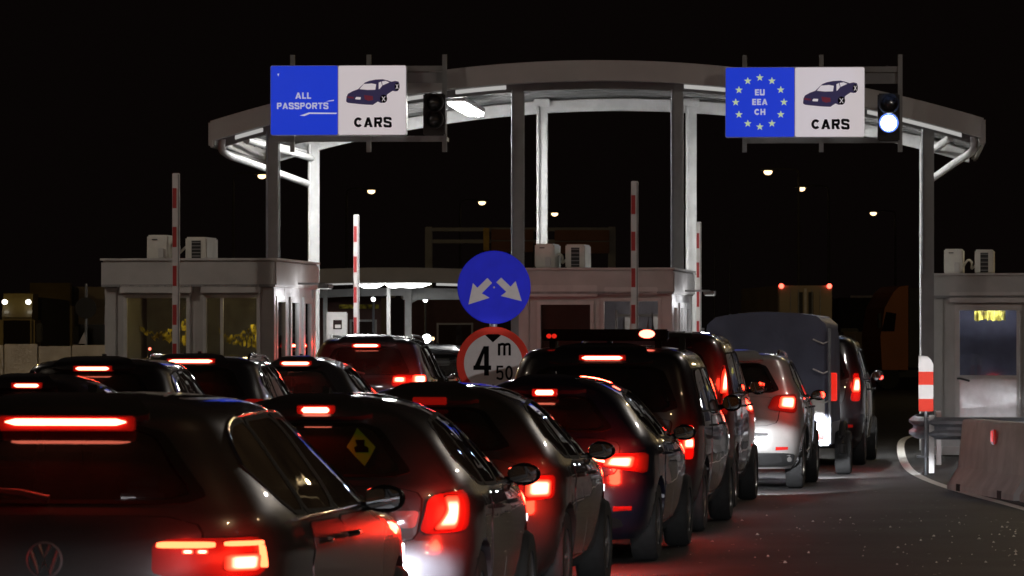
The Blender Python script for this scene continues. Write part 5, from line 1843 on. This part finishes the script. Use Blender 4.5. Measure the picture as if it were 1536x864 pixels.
# 2: silver hatchback with the yellow sticker
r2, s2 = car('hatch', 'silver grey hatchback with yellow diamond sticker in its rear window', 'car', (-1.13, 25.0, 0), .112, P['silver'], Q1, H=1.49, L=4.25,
    lamps=[('tail_lamp', [(.62, .74), (.95, .76), (.97, .98), (.66, .95)], 'lens_heat', .012, 0), ('lamp_block', [(.69, .765), (.81, .77), (.83, .94), (.74, .94), (.75, .87)], 'hot', .006, 1.4),
           ('reverse_lamp', [(.44, .775), (.60, .775), (.62, .87), (.47, .865)], 'clear_lens', .004, 0)],
    brake=(.075, 1.405, .030, .02, 'core'), spoiler=.04, head=60, gl='glass_dark')
zc = 1.205
uc = s2.ux(.285, zc)
M['sticker'] = mat('sticker_yellow', (0.10, 0.20, 0.004), 0.5, var=.05)
dm = [(uc - .10, zc), (uc, zc - .10), (uc + .10, zc), (uc, zc + .10)]
st = patch(s2, dm, 'sticker', M['sticker'], r2, off=.006, rim=.004, rings=3)
ic = [(uc - .045, zc - .03), (uc + .045, zc - .03), (uc + .05, zc - .005), (uc + .025, zc + .005), (uc + .035, zc + .035), (uc - .035, zc + .035), (uc - .025, zc + .005), (uc - .05, zc - .005)]
patch(s2, ic, 'sticker_print', M['sign_black'], st, off=.008, rim=.002, rings=2)

# 3: champagne hatchback
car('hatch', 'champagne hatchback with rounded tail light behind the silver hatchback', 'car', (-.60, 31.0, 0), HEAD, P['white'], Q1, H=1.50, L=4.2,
    lamps=[('tail_lamp', [(.62, .72), (.92, .74), (.94, .895), (.64, .89)], 'lens_heat', .014, 0), ('lamp_block', [(.67, .745), (.84, .75), (.85, .865), (.675, .87)], 'hot', .008, 1.2)],
    brake=(.085, 1.385, .028, 0, 'lens_dim'), head=60, gl='glass_dark')

# 4: dark blue car
car('hatch', 'dark blue hatchback in the middle of the queue with swept tail light', 'car', (.22, 37.5, 0), HEAD, P['blue'], Q1, H=1.51, L=4.5,
    lamps=[('tail_lamp', [(.38, .80), (.90, .72), (.93, .90), (.40, .885)], 'lens_heat', .012, 0), ('lamp_block', [(.50, .79), (.72, .77), (.74, .87), (.54, .865)], 'hot', .008, 1.6),
           ('lamp_bar', [(.38, .85), (.52, .815), (.52, .835), (.385, .875)], 'core', 0, 0)],
    brake=(.075, 1.378, .040, 0, 'core'), head=40, gl='glass_dark')

# 5: black people carrier with roof bars
car('van', 'black people carrier with roof bars and a wide brake light strip', 'van', (.81, 43.5, 0), HEAD, P['black'], Q1, tail_power=22.0, H=1.77, L=4.7, W=1.88,
    lamps=[('tail_lamp', [(.72, .70), (.90, .70), (.90, 1.02), (.74, 1.02)], 'lens_dim', .01, 0), ('lamp_block', [(.77, .80), (.88, .80), (.88, .90), (.77, .90)], 'hot', .006, .5)],
    brake=(.19, 1.645, .032, 0.02, 'core'), spoiler=.05, head=70, gl='glass_dark', rack=True, wr=.33)

# 6: burgundy high-roofed car
car('van', 'burgundy high roofed van with tall upright tail light', 'van', (1.44, 50.0, 0), HEAD, P['burg'], Q1, tail_power=9.0, H=1.93, L=4.5, W=1.84,
    lamps=[('tail_lamp', [(.76, 1.02), (.89, 1.02), (.885, 1.55), (.80, 1.55)], 'lens_heat', .012, 0), ('lamp_block', [(.78, 1.25), (.865, 1.25), (.86, 1.42), (.825, 1.52), (.79, 1.42)], 'hot', .008, 1.2)],
    brake=None, spoiler=.02, head=1000, antenna='rod', wr=.32)

# 7: pearl SUV
car('suv', 'white off-road car with its tailgate lit up by the headlights behind', 'car', (2.62, 57.0, 0), HEAD, P['pearl'], Q1, tail_power=5.0, H=1.70, L=4.35, W=1.82,
    lamps=[('tail_lamp', [(.48, .98), (.86, .93), (.88, 1.17), (.56, 1.15)], 'lens_heat', .012, 0), ('lamp_block', [(.62, 1.0), (.80, .98), (.82, 1.13), (.64, 1.13)], 'hot', .008, 1.2)],
    brake=None, rails=True, chrome=True, head=1300, pitch=24, wr=.35, cladding=True, arch_trim=True, gl='glass_dark')

# 8: tarpaulin trailer
M['tarp'] = mat('blue_tarp', (0.095, 0.105, 0.165), 0.55, var=.15, scale=2, bump=.3, bscale=6)
tr = thing('cargo_trailer', 'small trailer with domed dark blue tarpaulin behind the black van', 'trailer', (3.42, 62.8, 0), -HEAD)
TW, TH, TL = 1.66, 2.22, 2.7
rnd = random.Random(11)
pr = [(-TW / 2, .62), (-TW / 2, 1.2), (-TW / 2 + .01, 1.85), (-TW / 2 + .03, 2.04), (-TW / 2 + .15, 2.15), (-.35, 2.20), (0, TH), (.35, 2.21), (TW / 2 - .15, 2.17), (TW / 2 - .03, 2.06), (TW / 2 - .01, 1.86), (TW / 2, 1.2), (TW / 2, .62)]
pr2 = []
for i in range(len(pr) - 1):
    for k in range(3):
        pr2.append((pr[i][0] + (pr[i + 1][0] - pr[i][0]) * k / 3, pr[i][1] + (pr[i + 1][1] - pr[i][1]) * k / 3))
pr2.append(pr[-1])
vs, fs = [], []
ny = 24
for j in range(ny + 1):
    y = TL * j / ny
    sag = .03 * math.sin(math.pi * ((j * 4 / ny) % 1))
    for (x, z) in pr2:
        n_ = rnd.uniform(-.007, .007)
        f = 1 - sag * .5 * (1 if z > 1.9 else .4)
        vs.append((x * (1 - sag * .4) + n_, y, z - sag * (z > 1.9) + n_ * .6))
k_ = len(pr2)
for j in range(ny):
    for i in range(k_ - 1):
        fs.append((j * k_ + i, j * k_ + i + 1, (j + 1) * k_ + i + 1, (j + 1) * k_ + i))
# puckered rear sheet
cz = 1.3
base = len(vs)
rg = 6
for r_ in range(1, rg):
    for i in range(k_):
        x, z = pr2[i]
        t = 1 - r_ / rg
        vs.append((x * t, -.015 * math.sin(i * 1.3 + r_) * t - .01, cz + (z - cz) * t))
vs.append((0, -.012, cz))
rows = [0] + [base + (r_ - 1) * k_ for r_ in range(1, rg)]
for a, b in zip(rows[:-1], rows[1:]):
    for i in range(k_ - 1):
        fs.append((a + i, a + i + 1, b + i + 1, b + i))
for i in range(k_ - 1):
    fs.append((rows[-1] + i, rows[-1] + i + 1, len(vs) - 1))
MB().add(vs, fs).build('tarpaulin', M['tarp'], tr, smooth=50)
MB().cbox(-TW / 2 - .02, TW / 2 + .02, -.03, TL + .02, .42, .72, .015).build('bed', M['galv'], tr)
for s in (-1, 1):
    MB().tube([(s * (TW / 2 + .025), -.03, .45), (s * (TW / 2 + .025), -.03, 2.0)], .022, 8).build('corner_strap', M['galv'], tr, smooth=60)
    MB().cbox(s * .62 - .16, s * .62 + .16, -.06, -.031, .50, .66, .01).build('tail_lamp', M['lens_dim'], tr)
    MB().cbox(s * (TW / 2 + .08) - .045, s * (TW / 2 + .08) + .045, -.03, .02, 1.02, 1.40, .01).build('marker_lamp', M['lens'] if s > 0 else M['lens_dim'], tr)
    w = make_wheel(.30, tr, s * (TW / 2 + .13), 1.35, s)
    MB().tube([(s * (TW / 2 + .13), 1.35 + .40 * math.cos(a), .30 + .40 * math.sin(a)) for a in np.linspace(0, math.pi, 12)], .05, 8).build('mudguard', M['dark'], tr, smooth=60)
for z in (1.05, 1.45, 1.85):
    MB().tube([(TW / 2 - .20, -.02, z), (TW / 2 - .06, -.03, z - .06), (TW / 2 + .03, -.03, z - .02)], .012, 6).build('lashing', M['paper'], tr, smooth=60)
MB().cbox(.30, .79, -.035, -.0305, .80, 1.08, .003).build('tail_board', M['white_plate'], tr)
MB().tube([(-.5, TL, .5), (0, TL + 1.3, .48)], .04, 8).tube([(.5, TL, .5), (0, TL + 1.3, .48)], .04, 8).build('drawbar', M['galv'], tr, smooth=60)

# 9: black van pulling it
car('van', 'black van at the head of the queue pulling the tarpaulin trailer', 'van', (4.22, 68.6, 0), HEAD, P['black'], Q1, tail_power=9.0, H=1.95, L=4.8, W=1.9,
    lamps=[('tail_lamp', [(.74, .95), (.92, .95), (.91, 1.36), (.78, 1.36)], 'lens_dim', .012, 0), ('lamp_block', [(.76, 1.08), (.89, 1.08), (.885, 1.29), (.79, 1.29)], 'hot', .006, .8)],
    brake=None, head=120, wr=.34, gl='glass_dark')

# left lane
H2 = .105
car('hatch', 'black hatchback at the left edge behind the grey estate roof', 'car', (-4.40, 41.0, 0), H2, P['black'], Q2, H=1.50,
    lamps=[('tail_lamp', [(.62, .80), (.90, .80), (.90, .95), (.62, .95)], 'lens_dim', .012, 0)], brake=(.11, 1.405, .03, 0.06, 'core'), gl='glass')
car('suv', 'black sport utility car left of centre with bright short brake strip', 'car', (-4.28, 47.0, 0), H2, P['black'], Q2, H=1.64,
    lamps=[('tail_lamp', [(.62, .95), (.90, .95), (.90, 1.15), (.62, 1.15)], 'lens_dim', .012, 0)], brake=(.17, 1.528, .034, 0, 'core'), gl='glass', head=20)
car('suv', 'black sport utility car with roof rails and very long brake strip', 'car', (-3.70, 53.0, 0), H2, P['black'], Q2, H=1.66,
    lamps=[('tail_lamp', [(.62, .95), (.90, .95), (.90, 1.15), (.62, 1.15)], 'lens_dim', .012, 0)], brake=(.25, 1.585, .036, 0, 'core'), gl='glass_dark', rails=True, chrome=True, head=20)
car('hatch', 'dark low car with see-through glass behind the silver hatchback roof', 'car', (-2.84, 60.0, 0), H2, P['dark'], Q2, H=1.62, L=4.2,
    lamps=[('tail_lamp', [(.62, .90), (.90, .90), (.90, 1.05), (.62, 1.05)], 'lens_dim', .012, 0)], brake=(.18, 1.535, .036, 0, 'core'), gl='glass_clear', chrome=True, head=20)
car('suv', 'tall dark off-road car with pale window reflections ahead in the left lane', 'car', (-2.15, 67.5, 0), H2, P['dark'], Q2, tail_power=14.0, H=1.92, L=4.6, W=1.88,
    lamps=[('tail_lamp', [(.40, 1.16), (.92, 1.16), (.92, 1.34), (.40, 1.34)], 'lens_heat', .012, 0), ('lamp_block', [(.42, 1.22), (.60, 1.22), (.60, 1.30), (.42, 1.30)], 'hot', .004, .8), ('lamp_block', [(.68, 1.19), (.90, 1.19), (.91, 1.33), (.68, 1.33)], 'hot', .008, 1.2)],
    brake=(.18, 1.765, .036, 0, 'core'), rails=True, wr=.36, gl='glass', head=60, arch_trim=True)
car('suv', 'dark car almost hidden between the off-road car and the round signs', 'car', (-1.32, 75.0, 0), H2, P['black'], Q2, H=1.78,
    lamps=[('tail_lamp', [(.62, .95), (.90, .95), (.90, 1.15), (.62, 1.15)], 'lens_dim', .012, 0)], brake=None, gl='glass', antenna='fin')
